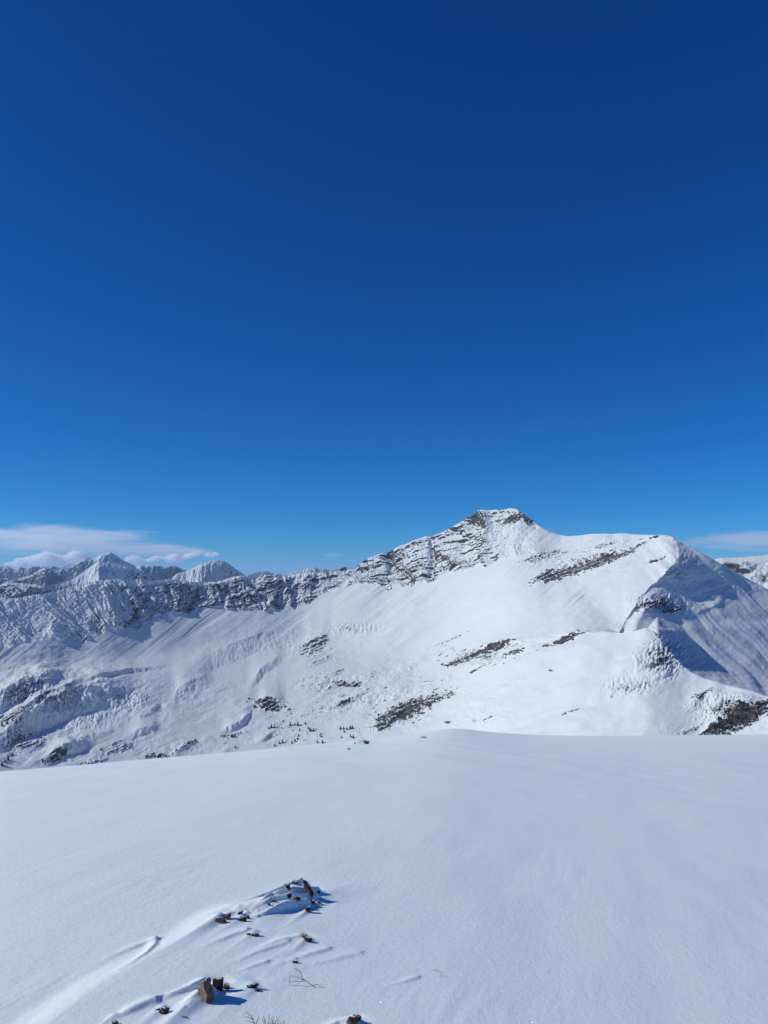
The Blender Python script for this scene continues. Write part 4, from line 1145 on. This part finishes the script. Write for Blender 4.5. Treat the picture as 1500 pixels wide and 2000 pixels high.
M_VEIL = cloud_material('veil', 0.0009, (1.5, 2.7), 1.6, (1.6, 1.0, 1.5), 2.2)
def puff_material():
    m, n, l, out = nodes('cumulus')
    v = n.new('ShaderNodeVolumePrincipled')
    v.inputs['Color'].default_value = (1, 1, 1, 1)
    v.inputs['Density'].default_value = 0.005
    v.inputs['Anisotropy'].default_value = 0.1
    l.new(v.outputs[0], out.inputs['Volume'])
    return m
M_CUM = puff_material()
def cumulus(lumps, r, label, seed):
    """a heap of billows grown together: one closed skin filled with cloud"""
    rn = random.Random(seed); m_ = r / F
    c0 = Vector(P3(sum(p[0] for p in lumps) / len(lumps), sum(p[1] for p in lumps) / len(lumps), r))
    bm = bmesh.new()
    for px_, py_, q_ in lumps:
        for k_ in range(6):
            f_ = 1.0 if k_ == 0 else rn.uniform(0.45, 0.8)
            c_ = Vector(P3(px_ + (0 if k_ == 0 else rn.uniform(-1.3, 1.3) * q_), py_ + (0 if k_ == 0 else rn.uniform(-.5, .5) * q_), r + (0 if k_ == 0 else rn.uniform(-1.2, 1.2) * q_ * m_)))
            bmesh.ops.create_icosphere(bm, subdivisions=2, radius=q_ * m_ * f_, matrix=Matrix.Translation(c_ - c0) @ Matrix.Diagonal((1.25, 2.0, 0.85, 1)))
    tmp = bpy.data.meshes.new('tmp'); bm.to_mesh(tmp); bm.free()
    o = bpy.data.objects.new('cumulus_cloud', tmp); C.objects.link(o)
    md = o.modifiers.new('union', 'REMESH'); md.mode = 'VOXEL'; md.voxel_size = 1.6 * m_
    me = bpy.data.meshes.new_from_object(o.evaluated_get(bpy.context.evaluated_depsgraph_get()))
    o.modifiers.clear(); o.data = me; bpy.data.meshes.remove(tmp)
    co = np.empty(len(me.vertices) * 3); me.vertices.foreach_get('co', co); co = co.reshape(-1, 3)
    d_ = np.array([[mnoise.noise(Vector(c) / (7 * m_) + Vector((0, 0, k))) + 0.6 * mnoise.noise(Vector(c) / (3 * m_) + Vector((0, 9, k))) for k in (0, 31, 67)] for c in co])
    co += d_ * 3.2 * m_
    me.vertices.foreach_set('co', co.reshape(-1)); me.update()
    me.polygons.foreach_set('use_smooth', np.ones(len(me.polygons), bool)); me.materials.clear(); me.materials.append(M_CUM)
    o.location = c0
    return tag(o, label, 'cloud', 'clouds over the horizon')
def cloud(name, px, py, wpx, hpx, r, depth, mat, label):
    c = P3(px, py, r)
    m_ = r / F
    bm = bmesh.new()
    bmesh.ops.create_icosphere(bm, subdivisions=3, radius=1.0)
    o = finish(bm, name, mat, True)
    o.location = Vector(c)
    o.scale = (wpx / 2 * m_, depth / 2, hpx / 2 * m_)
    o.rotation_euler = (0, 0, -math.atan2(c[0], c[1]))
    return tag(o, label, 'cloud', 'clouds over the horizon')
cumulus([(22, 1102, 6), (38, 1098, 8), (55, 1095, 8), (75, 1092, 10), (92, 1087, 11), (108, 1091, 10), (125, 1093, 9), (140, 1087, 9), (150, 1084, 9), (163, 1091, 8), (100, 1100, 10), (70, 1102, 9), (135, 1101, 9)], 48000, 'white puffy cloud bank behind the mountains at the far left', 1)
cumulus([(247, 1096, 5), (260, 1092, 8), (275, 1096, 6), (290, 1095, 4), (304, 1091, 6), (320, 1090, 5), (338, 1089, 8), (354, 1089, 5), (368, 1086, 6), (381, 1082, 6), (391, 1079, 3), (330, 1095, 6), (355, 1094, 5), (268, 1100, 6)], 48000, 'long low white puffs right of the highest far peak', 2)
cumulus([(403, 1086, 4), (412, 1084, 5), (420, 1081, 4), (425, 1085, 3)], 48000, 'small white puff above the rocky dome', 3)
cloud('stratus_cloud', 110, 1056, 520, 74, 52000, 9000, M_VEIL, 'thin grey veil cloud above the white bank on the left')
cloud('stratus_cloud', 300, 1076, 330, 34, 52000, 8000, M_VEIL, 'faint low streak of cloud above the long white puffs')
cloud('stratus_cloud', 1520, 1056, 430, 52, 52000, 8000, M_VEIL, 'grey wedge of cloud above the hill on the right')
cloud('stratus_cloud', 650, 1084, 46, 9, 52000, 2000, M_VEIL, 'tiny wisp of cloud over the middle of the ridge')

# ------------------------------------------------------------------ the air itself
def haze():
    m, n, l, out = nodes('air')
    v = n.new('ShaderNodeVolumePrincipled')
    v.inputs['Color'].default_value = (0.45, 0.68, 1.0, 1)
    v.inputs['Density'].default_value = 2.3e-5
    v.inputs['Anisotropy'].default_value = 0.2
    l.new(v.outputs[0], out.inputs['Volume'])
    bm = bmesh.new()
    bmesh.ops.create_cube(bm, size=1.0)
    o = finish(bm, 'haze', m)
    o.location = (0, 0, -460.0)
    o.scale = (126000, 126000, 1760)
    o['kind'] = 'stuff'
haze()
